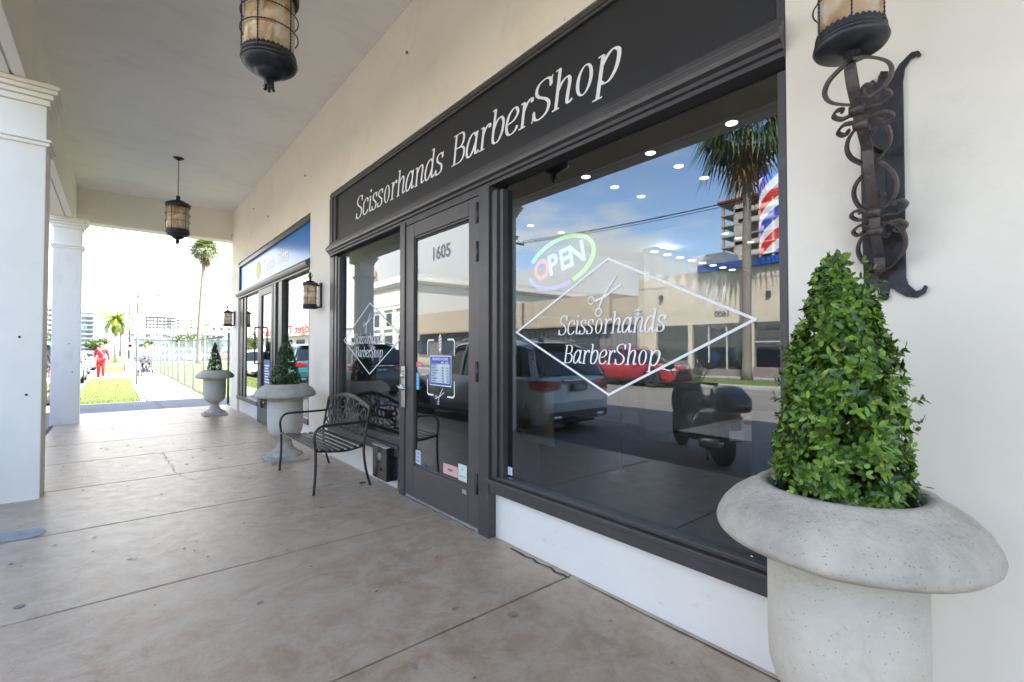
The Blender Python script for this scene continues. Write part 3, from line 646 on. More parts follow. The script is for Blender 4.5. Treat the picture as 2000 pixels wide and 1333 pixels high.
# dry leaf bits and grit blown over the slabs
m=MB()
for i in range(260):
    x=r.uniform(-2.85,-.05); y=r.uniform(.6,12.5); s=r.choice((.005,.007,.010,.014,.022))*r.uniform(.5,1.1); a=r.uniform(-.8,.5); w_=s*r.uniform(.2,.6); z=.004+r.uniform(0,.003)
    c_,s_=math.cos(a),math.sin(a)
    m.add([(x-s*c_,y-s*s_,.003),(x-w_*s_,y+w_*c_,z),(x+s*c_,y+s*s_,.004),(x+w_*s_,y-w_*c_,z)],[(0,1,2,3)])
tag(m.build('leaf_litter',mat('dry leaf bits',(.085,.06,.05),.8,var=.5,scale=3)),'dark dry leaf bits and grit scattered over the arcade slabs','litter',kind='stuff')
q=MB(); q.cyl((-.185,4.665,.012),(-.155,4.69,.012),.009,n=10); q.tube([(-.16,4.70,.008),(-.13,4.66,.010)],.006,6)
tag(q.build('cigarette_butt',mat('dark ash',(.05,.045,.05),.7)),'dark crushed butt on the floor beside the bench leg','litter')

# ================================================================== lanterns
amber=bpy.data.materials.new('mottled amber glass'); amber.use_nodes=True; t=amber.node_tree; b=t.nodes['Principled BSDF']
tcn=t.nodes.new('ShaderNodeTexCoord'); mp=t.nodes.new('ShaderNodeMapping'); mp.inputs['Scale'].default_value=(1,1,.6); t.links.new(tcn.outputs['Object'],mp.inputs[0])
no=t.nodes.new('ShaderNodeTexNoise'); no.inputs['Scale'].default_value=11; no.inputs['Detail'].default_value=5; no.inputs['Distortion'].default_value=1.2; t.links.new(mp.outputs[0],no.inputs[0])
rp=t.nodes.new('ShaderNodeValToRGB'); rp.color_ramp.elements[0].position=.35; rp.color_ramp.elements[0].color=(.62,.38,.20,1); rp.color_ramp.elements[1].position=.62; rp.color_ramp.elements[1].color=(.90,.85,.76,1)
e=rp.color_ramp.elements.new(.48); e.color=(.85,.64,.40,1)
t.links.new(no.outputs[0],rp.inputs[0]); t.links.new(rp.outputs[0],b.inputs['Base Color']); b.inputs['Roughness'].default_value=.12; b.inputs['Coat Weight'].default_value=.5; b.inputs['Coat Roughness'].default_value=.05
trn=t.nodes.new('ShaderNodeBsdfTranslucent'); t.links.new(rp.outputs[0],trn.inputs[0]); mxs=t.nodes.new('ShaderNodeMixShader'); mxs.inputs[0].default_value=.35
t.links.new(b.outputs[0],mxs.inputs[1]); t.links.new(trn.outputs[0],mxs.inputs[2]); t.links.new(mxs.outputs[0],t.nodes['Material Output'].inputs[0])
lampiron=mat('blackened lantern iron',(.040,.042,.050),.42,metal=.5,var=.3,scale=18,bump=.15,bscale=50)
def twist(mb,pts,r,n=7,closed=False,f=1.0,dens=None):
    P=[];m_=len(pts)
    tot=sum((Vector(pts[i+1])-Vector(pts[i])).length for i in range(m_-1)); k=max(8,int(tot/(r*1.5)))
    cum=[0]
    for i in range(m_-1): cum.append(cum[-1]+(Vector(pts[i+1])-Vector(pts[i])).length)
    rad=[]
    for j in range(k+1):
        s=tot*j/k; i=0
        while i<m_-2 and cum[i+1]<s: i+=1
        a=(s-cum[i])/max(1e-9,cum[i+1]-cum[i]); P.append(Vector(pts[i]).lerp(Vector(pts[i+1]),a)); rad.append(r*(1.25 if j%3==0 else .62 if j%3==1 else .85))
    mb.tube(P,r,n,rad=rad)
def lantern_body(par,r,h,nv=5,rings=(.38,.68),cup=True):
    # glass drum from z=0..h, centre on par's axis
    q=MB(); q.lathe([(r*.90,.0),(r*.90,h)],(0,0,0),40); q.build('glass_drum',amber,par)
    q=MB()
    for k in range(nv):
        a=2*PI*k/nv+.3; rr=r*.985; twist(q,[(rr*math.cos(a),rr*math.sin(a),-.02),(rr*math.cos(a),rr*math.sin(a),h+.02)],r*.028)
    for f_ in rings:
        for dz in (0,):
            pts=[(r*1.03*math.cos(a*PI/24),r*1.03*math.sin(a*PI/24),h*f_) for a in range(49)]; twist(q,pts,r*.026)
    q.build('twisted_cage',lampiron,par)
    q=MB()  # bottom gallery with scalloped edge
    n=72; vs=[];fs=[]
    for i in range(n*2):
        a=PI*i/n; z=.010*r/.17+(.012*r/.17)*abs(math.sin(a*n/4*1.0)); vs+= [(r*.965*math.cos(a),r*.965*math.sin(a),-.03*r/.17),(r*.965*math.cos(a),r*.965*math.sin(a),z)]
    for i in range(n*2): j=(i+1)%(n*2); fs.append((2*i,2*j,2*j+1,2*i+1))
    q.add(vs,fs)
    k_=r/.17
    q.lathe([(r*.97,.004*k_),(r*.99,.001*k_),(r*.99,-.004),(r*.975,-.008*k_),(r*.975,-.022*k_),(r*1.01,-.027*k_),(r*1.025,-.037*k_),(r*1.0,-.047*k_)],(0,0,0),44)
    q.build('scalloped_band',lampiron,par)
    return k_
def top_cap(par,r,h,k_,finial='stem'):
    q=MB(); q.lathe([(r*.93,h-.01*k_),(r*1.02,h-.012*k_),(r*1.06,h+.004*k_),(r*1.06,h+.05*k_),(r*1.0,h+.062*k_),(r*.7,h+.072*k_),(r*.62,h+.075*k_),(r*.60,h+.10*k_),(r*.30,h+.112*k_),(r*.17,h+.12*k_),(r*.17,h+.19*k_),(0,h+.195*k_)],(0,0,0),40)
    q.build('cap',lampiron,par)
def pendant(name,label,loc,zc,h=.40,r=.172):
    t_=thing(name,label,'hanging lantern',loc,0,'drum lanterns hanging under the arcade')
    k_=lantern_body(t_,r,h)
    q=MB(); q.lathe([(r*1.0,-.046),(r*.97,-.062),(r*.80,-.088),(r*.58,-.104),(r*.52,-.106),(r*.50,-.120),(r*.34,-.140),(r*.16,-.152),(r*.10,-.156)],(0,0,0),40); q.build('bowl',lampiron,t_)
    q=MB(); q.cyl((0,0,-.15),(0,0,-.228),.014,.010,10)
    for k in range(4):
        a=k*PI/2+.5; c_,s_=math.cos(a),math.sin(a); q.ribbon(cr([(.018*c_,.018*s_,-.15),(.030*c_,.030*s_,-.175),(.026*c_,.026*s_,-.20),(.042*c_,.042*s_,-.218)],4),(-s_,c_,0),.022,.004)
    q.ell((0,0,-.232),.012,.012,.012,10,7)
    q.build('finial',lampiron,t_)
    top_cap(t_,r,h,k_)
    z0=h+.195; zt=zc-loc[2]
    q=MB(); i=0; z=z0
    while z<zt-.03:
        a=0 if i%2 else PI/2; c_,s_=math.cos(a),math.sin(a)
        q.tube([(.009*math.cos(u)*c_,.009*math.cos(u)*s_,z+.019+.019*math.sin(u)) for u in [j*PI/5 for j in range(10)]],.0032,5,closed=True); z+=.029; i+=1
    q.build('chain',lampiron,t_)
    q=MB(); q.lathe([(0,zt-.045),(.03,zt-.04),(.035,zt-.02),(.075,zt-.012),(.08,zt-.001)],(0,0,0),24); q.build('ceiling_rose',lampiron,t_)
    for k in range(3):
        a=k*2.1; q=MB(); q.cyl((.05*math.cos(a),.05*math.sin(a),.0),(.05*math.cos(a),.05*math.sin(a),.13),.011,n=8); q.build('candle',mat('candle sleeve',(.5,.42,.3),.6),t_)
    return t_
pendant('pendant_lantern','near drum lantern cut by the top edge of the photo',(-1.314,3.50,3.345),4.632)
pendant('pendant_lantern','smaller looking far drum lantern hanging whole on its long chain',(-1.314,9.80,3.385),4.632)
pendant('pendant_lantern','drum lantern hanging behind the viewer, seen only in the glass',(-1.314,-2.8,3.375),4.632)

def wall_lantern(label,loc):
    t_=thing('wall_lantern',label,'wall lantern',loc,0,'small drum lanterns on the arcade wall')
    r=.088;h=.26; k_=lantern_body(t_,r,h,rings=(.33,.66))
    q=MB(); q.lathe([(0,-.05),(r*1.0,-.05),(r*1.04,-.03)],(0,0,0),30); q.build('base_plate',lampiron,t_)
    top_cap(t_,r,h,k_)
    q=MB(); z=h+.10; q.lathe([(0,z+.075),(.012,z+.06),(.016,z+.045),(.008,z+.035),(.020,z+.015),(.014,z)],(0,0,0),14)
    for k in range(3): a=k*2.1; q.ribbon(cr([(.012*math.cos(a),.012*math.sin(a),z),(.03*math.cos(a),.03*math.sin(a),z+.02),(.022*math.cos(a),.022*math.sin(a),z+.05)],4),(-math.sin(a),math.cos(a),0),.012,.003)
    q.build('finial',lampiron,t_)
    q=MB(); q.box(.115,.142,-.035,.035,-.03,.30); q.tube([(.08,0,.26),(.12,0,.27)],.012,8); q.tube([(.08,0,-.035),(.12,0,-.02)],.012,8); q.build('bracket',lampiron,t_,bevel=.003)
    return t_
wall_lantern('small drum lantern on the pillar between the two shopfronts',(-.145,6.46,1.945))
wall_lantern('small drum lantern at the far corner of the arcade wall',(-.145,12.45,1.945))

# ------------------------------------------------------------------ big wrought iron sconce by the pot
sc=thing('wrought_iron_sconce','ornate rusty wrought iron wall sconce with scrolls above the near topiary','wall sconce',(0,.437,0))
# back plate: strap with forked curling ends; local y, z ; right in the picture is -y
def half(s): return s
pl_=[(.058,1.60),(.062,1.80),(.062,2.20),(.058,2.27),(.040,2.315),(.022,2.325),(.012,2.305),(.0,2.345),(-.022,2.335),(-.020,2.30),(-.034,2.315),(-.052,2.345),(-.085,2.372),(-.105,2.368),(-.112,2.350),(-.104,2.345),(-.098,2.355),(-.085,2.350),(-.068,2.325),(-.062,2.28),(-.062,1.60),(-.068,1.575),(-.088,1.550),(-.103,1.556),(-.110,1.570),(-.118,1.562),(-.112,1.542),(-.090,1.528),(-.060,1.535),(-.035,1.555),(-.018,1.575),(-.012,1.530),(.004,1.522),(.018,1.535),(.018,1.575),(.035,1.560),(.052,1.56)]
q=MB(); q.prism(pl_,lambda u,v,d:(-d,u,v),.004,.012); q.build('back_plate',iron,sc,bevel=.002)
q=MB()
for (u,v) in ((.0,2.325),(0,1.55),(.045,2.2),(.03,1.75)): q.ell((-.014,u,v),.006,.007,.007,8,6)
q.build('rivet',ironbrown,sc)
P0=Vector((-.03,0,1.64)); P1=Vector((-.285,0,2.235))
spine=cr([(-.012,0,1.60),(-.05,0,1.68),(-.11,0,1.84),(-.18,0,2.02),(-.27,0.005,2.14),(-.312,0.012,2.26)],8)
q=MB(); q.ribbon(spine,(0,1,0),.024,.012); q.ribbon([(-.012,0,1.72),(-.012,0,2.05),(-.10,0,2.04),(-.19,0,2.03)],(0,1,0),.022,.006); q.build('arm',iron,sc)
def spt(t):
    i=t*(len(spine)-1); a=int(min(len(spine)-2,math.floor(i))); return spine[a].lerp(spine[a+1],i-a)
def scroll(lat,t0,t1,bulge,curl=1,w_=.022,mt=ironbrown,flip=False):
    # S/C bar leaving the arm at t0, bulging sideways by `bulge` along lat, rejoining near t1 in a spiral
    a=spt(t0); b_=spt(t1); ax=(b_-a); Ln=ax.length; ax.normalize(); lat=Vector(lat); lat=(lat-ax*lat.dot(ax)).normalized(); wv=ax.cross(lat)
    pts=[]
    C0=[(0.0,.006),(.12,.5),(.38,.95),(.65,.98),(.86,.70),(.93,.40),(.84,.20),(.70,.22),(.66,.36),(.73,.46)] if lat[1]<=0 else [(-.06,.10),(.0,.03),(.10,.40),(.30,.86),(.55,1.0),(.80,.80),(.97,.38),(1.04,.08),(1.12,.14)]
    if flip: C0=[(1-u,v) for u,v in C0]
    for u,v in C0: pts.append(a+ax*(u*Ln)+lat*(v*bulge))
    mb=MB(); mb.ribbon(cr(pts,7),wv,w_,.009); return mb
def curlet(lat,t,sz,up=1):
    a=spt(t); ax=(spt(min(1,t+.05))-spt(t-.05)).normalized(); lat=Vector(lat); lat=(lat-ax*lat.dot(ax)).normalized(); wv=ax.cross(lat); pts=[]
    for u,v in ((0,.02),(.25,.35),(.20,.8),(.55,1.12),(.85,.95),(.80,.68),(.62,.72)): pts.append(a+ax*(up*u*sz*.8)+lat*(v*sz))
    mb=MB(); mb.ribbon(cr(pts,6),wv,.026,.008); return mb
sq=MB()
def addm(src): sq.add(src.v,src.f)
for i,(t0,t1,bu) in enumerate(((.10,.32,.062),(.38,.53,.055),(.54,.70,.055),(.80,1.0,.082))):
    addm(scroll((0,1,0),t0,t1,bu,flip=(i in (1,)),w_=.027))
    addm(scroll((0,-1,0),t0,t1+.03,bu*1.15,flip=(i in (1,3)),w_=.027))
for t in (.35,.745):
    addm(curlet((0,1,0),t,.062,1)); addm(curlet((0,1,0),t,.062,-1)); addm(curlet((0,-1,.0),t,.075,1)); addm(curlet((0,-1,.0),t,.070,-1))
    for dt in (-.035,.035):
        p=spt(t+dt)+Vector((-.020,0,-.010)); sq.tube([p+Vector((0,-.020,0)),p+Vector((0,.020,0))],.016,12)
wave=[spt(k/40)+Vector((-.010-.016*abs(math.sin(k/40*PI*5)),0,-.008)) for k in range(4,40)]
sq.ribbon(wave,(0,1,0),.030,.006)
sq.build('scrollwork',ironbrown,sc)
lh=bpy.data.objects.new('lantern_head',None); C.objects.link(lh); lh.parent=sc; lh.location=(-.285,.0,2.345)
# lantern head: its pieces are parts of the sconce
bpy.data.objects.remove(lh)
r=.096;h=.34
class Off: pass
_old=MB.build
def _shift(dx,dy,dz):
    def b(s,name,mt,parent=None,bevel=0,seg=2,subsurf=0):
        s.v=[(x+dx,y+dy,z+dz) for x,y,z in s.v]; return _old(s,name,mt,parent,bevel,seg,subsurf)
    return b
MB.build=_shift(-.315,.012,2.35)
k_=lantern_body(sc,r,h,nv=6,rings=(.30,.62))
q=MB(); q.lathe([(r*1.0,-.024),(r*1.04,-.027),(r*1.06,-.034),(r*1.0,-.045),(r*.85,-.054),(r*.3,-.060),(.02,-.062),(.015,-.09)],(0,0,0),40); q.build('dish',lampiron,sc)
top_cap(sc,r,h,k_)
MB.build=_old

# ================================================================== concrete pots with clipped trees
potm=mat('weathered cast stone',(.47,.43,.37),.9,var=.20,scale=6,bump=.7,bscale=45,col2=(.35,.32,.28),detail=12,grime=(4,(.22,.20,.185),.54,.70,.6,(1,1,1)),pits=(70,(.20,.18,.16),.11))
potw=mat('limewashed cast stone',(.57,.525,.45),.9,var=.10,scale=4,bump=.45,bscale=50,col2=(.47,.43,.35),detail=12,grime=(5,(.45,.38,.27),.56,.70,.6,(1,1,.7)),pits=(55,(.30,.25,.20),.10))
leafA=leafmat('glossy topiary leaf',(.014,.052,.010),(.26,.44,.05),.28)
leafB=leafmat('dark topiary leaf',(.014,.045,.014),(.06,.13,.03),.35)
bark=mat('twig bark',(.10,.07,.05),.9,var=.3,scale=20)
soil=mat('potting soil',(.05,.035,.025),.95,var=.4,scale=30,bump=.6)
def pot(label,loc,mt,group='stone urn planters',jit=.012):
    t_=thing('stone_urn',label,'planter',loc,0,group)
    q=MB(); q.lathe([(.203,.72),(.207,.748),(.225,.755),(.315,.770),(.338,.777),(.351,.789),(.354,.803),(.349,.822),(.334,.850),(.305,.882),(.268,.908),(.240,.922),(.232,.932),(.212,.934),(.200,.928),(.196,.90),(.194,.80),(0,.80)],(0,0,0),72,jit=jit); q.build('rim',mt,t_)
    q=MB(); q.lathe([(.07,.22),(.10,.26),(.155,.295),(.185,.33),(.200,.38),(.203,.45),(.203,.745)],(0,0,0),72,jit=jit*.6); q.build('body',potw if mt is potm else mt,t_)
    q=MB(); q.lathe([(.20,.045),(.205,.06),(.195,.078),(.15,.10),(.11,.13),(.085,.17),(.075,.225),(.085,.245)],(0,0,0),56,jit=jit); q.box(-.215,.215,-.215,.215,.0,.05); q.build('pedestal',mt,t_,bevel=.006)
    q=MB(); q.lathe([(0,.865),(.1,.87),(.195,.862)],(0,0,0),30); q.build('soil',soil,t_)
    return t_
def leaf(mb,p,d,ln,wd,up,curl=.15):
    d=d.normalized(); s=d.cross(up); 
    if s.length<1e-3: s=d.cross(Vector((1,0,0)))
    s.normalize(); n=s.cross(d)
    P=[p,p+d*ln*.3+s*wd*.46,p+d*ln*.72+s*wd*.42-n*ln*curl*.4,p+d*ln-n*ln*curl,p+d*ln*.72-s*wd*.42-n*ln*curl*.4,p+d*ln*.3-s*wd*.46, p+d*ln*.5-n*ln*(curl*.2+.07)]
    mb.add(P,[(0,1,6),(1,2,6),(2,3,6),(3,4,6),(4,5,6),(5,0,6)],True)
def topiary(label,loc,h,prof,n,ll,mt,seed,group='clipped cone trees in the urns'):
    t_=thing('topiary',label,'topiary',loc,0,group); r=random.Random(seed)
    q=MB(); q.tube([(0,0,0),(.006,.004,h*.3),(0,0,h*.6),(.004,0,h*.93)],.012,7,rad=[.013,.011,.008,.004])
    for k in range(46):
        z=r.uniform(.02,h*.88); a=r.uniform(0,2*PI); rr=lerp(prof,z/h)*.9; q.tube([(0,0,max(0,z-rr*.5)),(rr*.5*math.cos(a),rr*.5*math.sin(a),z-.01),(rr*math.cos(a),rr*math.sin(a),z+.015)],.003,5,rad=[.004,.0028,.0015])
    q.build('branch',bark,t_)
    q=MB(); mx=max(p for _,p in prof)
    i=0
    while i<n:
        z=r.uniform(0,1)
        rr=lerp(prof,z)
        if r.random()>rr/mx+.08: continue
        a=r.uniform(0,2*PI); f_=r.choice((1,1,1,.9,.8,.6))*(1+.14*mnoise.noise(Vector((math.cos(a)*2.2,math.sin(a)*2.2,z*7+seed))))
        # leaves in whorls of 4-5 at a twig tip
        c_=Vector((rr*f_*math.cos(a),rr*f_*math.sin(a),z*h)); od=Vector((math.cos(a),math.sin(a),r.uniform(-.1,.9))).normalized()
        if mnoise.noise(Vector((c_.x*11,c_.y*11,c_.z*11+seed)))<-.30 : i+=1; continue
        t1=od.cross(Vector((0,0,1))).normalized(); t2=od.cross(t1); ph=r.uniform(0,6)
        for k in range(r.choice((3,4,5,5))):
            b_=ph+k*1.35; dd=od*r.uniform(.25,.9)+(t1*math.cos(b_)+t2*math.sin(b_))*.9
            leaf(q,c_-od*.008*k*.4,dd,ll*r.uniform(.55,1.2),ll*r.uniform(.42,.56),od,r.uniform(.0,.3)); i+=1
    for k in range(int(n/170)):
        a=r.uniform(0,6.3); z=r.uniform(.05,.97); rr=lerp(prof,z); b0=Vector((rr*math.cos(a),rr*math.sin(a),z*h)); d=Vector((math.cos(a),math.sin(a),r.uniform(.2,1.4))).normalized(); L_=r.uniform(.015,.045)
        for j in range(5): u=d.cross(Vector((r.gauss(0,1),r.gauss(0,1),r.gauss(0,1)))).normalized(); leaf(q,b0+d*L_*(.4+.15*j),d*.6+u*.8,ll*r.uniform(.6,1.0),ll*.4,d,.1)
    q.build('foliage',mt,t_)
    return t_
pot('wide rimmed stone urn against the wall at the right edge',(-.374,.473,0),potm)
topiary('large glossy green cone tree in the nearest urn',(-.374,.473,.865),.775,[(0,.148),(.06,.165),(.18,.168),(.39,.158),(.59,.132),(.68,.112),(.78,.090),(.87,.070),(.95,.050),(1,.026)],12500,.029,leafA,3)
q=MB(); r_=random.Random(4)
for k in range(26):
    a=r_.uniform(0,2*PI); rr=r_.uniform(.17,.192); z=.932 if rr>.2 else .905; p=Vector((-.374+rr*math.cos(a),.473+rr*math.sin(a),z)); q.tube([p+Vector((r_.uniform(-.02,.02),r_.uniform(-.02,.02),r_.uniform(-.01,.012))) for _ in range(4)],.0022,5)
tag(q.build('fairy_light_wire',mat('silver wire',(.75,.77,.80),.2,metal=.8)),'silvery wire of fairy lights round the soil of the nearest urn','light string')
pot('stone urn on the pavement behind the bench',(-.46,6.36,0),potm)
topiary('dark cone tree in the urn behind the bench',(-.46,6.36,.865),.69,[(0,.13),(.1,.165),(.3,.145),(.6,.09),(.85,.045),(1,.008)],4200,.028,leafB,5)
pot('stone urn standing at the far open corner of the arcade',(-.50,11.60,0),potw)
topiary('small dark cone tree in the farthest urn',(-.50,11.60,.865),.64,[(0,.10),(.1,.135),(.3,.12),(.6,.075),(.85,.04),(1,.006)],2600,.028,leafB,6)

# ================================================================== black metal bench with WELCOME back
be=thing('garden_bench','black metal bench with scrolled WELCOME backrest against the shop window','bench',(-.40,5.18,0))
# local: x from street (-) to wall (+); y along, near end is -y
W2=.60
for s in (-1,1):
    y=s*W2
    q=MB(); q.tube(cr([(-.265,y,.0),(-.250,y,.20),(-.250,y,.40),(-.262,y,.54),(-.225,y,.615),(-.14,y,.635),(.10,y,.635),(.255,y,.640)],7),.0125,10); q.build('front_leg',blackmetal,be)
    q=MB(); q.tube(cr([(.285,y,0),(.235,y,.18),(.215,y,.38),(.235,y,.55),(.285,y,.80)],7),.0125,10); q.build('rear_leg',blackmetal,be)
    q=MB(); q.tube(cr([(-.252,y,.405),(-.12,y,.385),(.05,y,.375),(.215,y,.40)],6),.010,8); q.build('seat_rail',blackmetal,be)
sl=None
for k in range(8):
    x=-.245+.062*k; z=.418-.030*math.sin(PI*(k)/7.6)
    q=MB(); q.box(-.020,.020,-W2,W2,-.006,.006)
    q.T=None; o=q.build('seat_slat',blackmetal,be,bevel=.004); o.location=(x,0,z); o.rotation_euler=(0,R(8-k*2.4),0)
# back panel frame, plane from (.225,.43) to (.285,.80+)
def bk(u,v,d=0):   # u along -y(right) metres, v up the back
    tt=v/.40; x=.222+.062*tt+d; return (x,-u,.46+v)
q=MB()
arch=[(u,.315+.085*math.cos(u/W2*PI/2)) for u in [W2*(-1+i/12) for i in range(25)]]
def flat(mb,uv,w_,t=.010):
    pts=[Vector(bk(u,v)) for u,v in uv]; mb_=[]
    n=len(pts); vs=[]
    for i in range(n):
        a=uv[max(i-1,0)]; b_=uv[min(i+1,n-1)]; d=Vector((b_[0]-a[0],b_[1]-a[1])).normalized(); nn=Vector((-d.y,d.x))
        for sg in (1,-1):
            for dd in (-t/2,t/2): vs.append(bk(uv[i][0]+nn.x*sg*w_/2,uv[i][1]+nn.y*sg*w_/2,dd))
    fs=[]
    for i in range(n-1):
        o=i*4; e_=o+4
        fs+= [(o,o+2,e_+2,e_),(o+1,e_+1,e_+3,o+3),(o,e_,e_+1,o+1),(o+2,o+3,e_+3,e_+2)]
    fs+= [(0,1,3,2),((n-1)*4,(n-1)*4+2,(n-1)*4+3,(n-1)*4+1)]
    mb.add(vs,fs)
flat(q,arch,.034,.014); flat(q,[(-W2,.0),(0,.0),(W2,.0)],.040,.014); flat(q,[(-W2,-.02),(-W2,.32)],.022,.013); flat(q,[(W2,-.02),(W2,.32)],.022,.013)
q.build('back_frame',mat('brown black cast iron',(.050,.044,.042),.35,metal=.3,var=.2,scale=14),be)
q=MB(); r=random.Random(2)
def sw(pts,w_=.012): flat(q,[(p.x,p.y) for p in cr([(a,b,0) for a,b in pts],7)],w_,.008)
for s in (-1,1):
    sw([(s*.57,.05),(s*.50,.13),(s*.55,.22),(s*.50,.29),(s*.43,.25),(s*.46,.19),(s*.49,.22)])
    sw([(s*.57,.10),(s*.46,.04),(s*.38,.08),(s*.42,.14),(s*.46,.10)])
    sw([(s*.46,.31),(s*.36,.34),(s*.24,.30),(s*.22,.24),(s*.28,.22),(s*.30,.27)])
    sw([(s*.02,.37),(s*.12,.38),(s*.20,.33),(s*.16,.26),(s*.08,.26),(s*.05,.31),(s*.10,.33)])
    sw([(s*.40,.02),(s*.30,.07),(s*.22,.03),(s*.15,.07),(s*.20,.11),(s*.25,.08)])
    sw([(s*.02,.10),(s*.10,.03),(s*.16,.02)]); sw([(s*.10,.10),(s*.03,.03),(s*.0,.02)])
    sw([(s*.36,.33),(s*.33,.27),(s*.38,.22),(s*.44,.27)])
    sw([(s*.32,.02),(s*.36,.09),(s*.31,.13),(s*.26,.10)])
sw([(-.06,.38),(0,.30),(.06,.38)]); sw([(0,.30),(-.04,.25),(0,.22),(.04,.25),(0,.30)])
q.build('scrolls',MATS['brown black cast iron'],be)
q=MB(); q.add([],[]); sans(q,'WELCOME',lambda u,v,d:bk(u,v+.165,-.0055-d),.165,bold=.006,sx=.98,ext=.001); sans(q,'WELCOME',lambda u,v,d:bk(u,v+.165,.0055+d),.165,bold=.006,sx=.98,ext=.001)
q.build('welcome_lettering',MATS['brown black cast iron'],be)

# ------------------------------------------------------------------ black mail box low on the wall
mbx=thing('mail_box','black metal box with oval badge fixed low beside the door','mail box',(-.0,4.50,0))
q=MB(); q.box(-.10,.018,-.255,.065,.09,.41); q.build('body',mat('gloss black box',(.014,.014,.015),.22,var=.1),mbx,bevel=.008)
q=MB(); q.box(-.107,-.06,-.26,.07,.412,.422); q.build('lid',mat('worn lid edge',(.35,.33,.30),.4,var=.4,scale=30),mbx,bevel=.002)
q=MB(); q.lathe([(0,0),(.030,0),(.038,.003),(.042,.008)],(-.108,-.10,.31),24,axis='x'); q.v=[(x,y,z) for x,y,z in q.v]; q.build('oval_badge',mat('pewter badge',(.32,.31,.30),.35,metal=.6,var=.3,scale=40),mbx)
q=MB(); q.lathe([(.018,0),(.024,.002),(.028,0)],(-.1022,-.14,.195),20,axis='x'); q.lathe([(.006,0),(.012,.002),(.016,0)],(-.1022,-.14,.195),20,axis='x'); q.box(-.1025,-.1005,-.18,-.10,.165,.175); q.build('red_sticker',mat('red print',(.45,.08,.09),.5),mbx)
q=MB(); q.box(-.03,-.0205,4.135,4.16,.02,.13); q.build('corner_bracket',mat('tarnished brass',(.35,.28,.14),.4,metal=.7,var=.4,scale=60),shop)
# ================================================================== the street, verges and far ground
asph=mat('sun bleached asphalt',(.215,.195,.170),.85,var=.14,scale=.35,bump=.25,bscale=60,detail=8,col2=(.165,.155,.145))
concr=mat('pale concrete',(.36,.345,.32),.85,var=.10,scale=1.2,bump=.15,bscale=40)
grassm=mat('mown grass',(.135,.185,.035),.9,var=.25,scale=3,bump=.6,bscale=80,col2=(.085,.125,.028),detail=8)
def sheet(name,x0,x1,y0,y1,z,mt):
    q=MB(); q.add([(x0,y0,z),(x1,y0,z),(x1,y1,z),(x0,y1,z)],[(0,1,2,3)]); return struct(q.build(name,mt))
sheet('ground',-1500,1500,-1500,1500,-.32,mat('far ground',(.16,.17,.09),.95,var=.3,scale=.02))
sheet('road',-16.4,-2.99,-120,400,-.15,asph)
sheet('car_park',-3,60,62,150,-.012,asph)
def slab(name,x0,x1,y0,y1,z0,z1,mt,bev=.01):
    q=MB(); q.box(x0,x1,y0,y1,z0,z1); return struct(q.build(name,mt,None,bevel=bev))
slab('kerb',-16.95,-16.4,-120,400,-.3,-.02,concr,.03)
slab('far_verge',-20.6,-16.952,-120,400,-.3,-.01,grassm)
slab('far_pavement',-22.6,-20.602,-120,400,-.3,.0,concr)
q=MB(); q.box(-1.58,.12,16.0,200,-.3,.0); q.box(-2.99,-1.584,29.6,37,-.3,.0); q.box(-2.99,-1.584,53,58,-.3,0); struct(q.build('pavement_beyond',concr,None,bevel=.006))
q=MB(); q.box(-2.93,.9,13.605,15.99,-.3,-.002); struct(q.build('apron',mat('shade toned concrete',(.20,.205,.21),.85,var=.16,scale=1.5,bump=.2,bscale=40,grime=(3,(.10,.10,.10),.55,.7,.6,(1,1,1)))))  # concrete slab darkened, the building's shade put into its colour
q=MB(); q.box(-2.99,-1.60,16.01,29.58,-.3,.012); q.box(-2.99,-1.60,37.02,52.98,-.3,.012); q.box(-2.99,-1.6,58.02,200,-.3,.012); struct(q.build('verge',grassm))
q=MB(); q.box(.122,60,16.0,61.9,-.3,-.006); q.box(.902,60,13.21,15.98,-.3,-.006); struct(q.build('lawn',grassm))
q=MB(); crack(q,[Vector(p) for p in wig((-.75,29,0),(-.95,24,0),6,.03,21)]+[Vector(p) for p in wig((-.95,24,0),(-.62,19.5,0),8,.05,22)]+[Vector(p) for p in wig((-.62,19.5,0),(-.60,16.1,0),7,.05,23)],.014); struct(q.build('pavement_crack_beyond',MATS['crack dirt']))
q=MB(); 
for y in [17.5+1.5*i for i in range(30)]: q.box(-1.58,.12,y-.008,y+.008,.0,.003)
struct(q.build('pavement_joint',mat('dark joint',(.22,.20,.18),.9)))  # darker lines along the slab joints
# grass blades near the arcade end, one mass
q=MB(); r=random.Random(8)
for i in range(9000):
    u=r.random()
    if u<.6: x=r.uniform(-2.97,-1.6); y=16.02+13.4*r.random()**1.6
    elif u<.75: x=r.uniform(-2.97,-1.6); y=r.uniform(37,50)
    else: x=r.uniform(.95,5); y=r.uniform(13.3,24)
    h_=r.uniform(.02,.06); a=r.uniform(0,6.3); dx,dy=.006*math.cos(a),.006*math.sin(a)
    q.add([(x-dx,y-dy,.0),(x+dx,y+dy,.0),(x+r.uniform(-.02,.02),y+r.uniform(-.02,.02),.012+h_)],[(0,1,2)])
for i in range(7000):
    x=-16.97-3.6*r.random(); y=r.uniform(-2,34); h_=r.uniform(.02,.07); a=r.uniform(0,6.3); dx,dy=.01*math.cos(a),.01*math.sin(a)
    q.add([(x-dx,y-dy,-.012),(x+dx,y+dy,-.012),(x+r.uniform(-.02,.02),y+r.uniform(-.02,.02),h_)],[(0,1,2)])
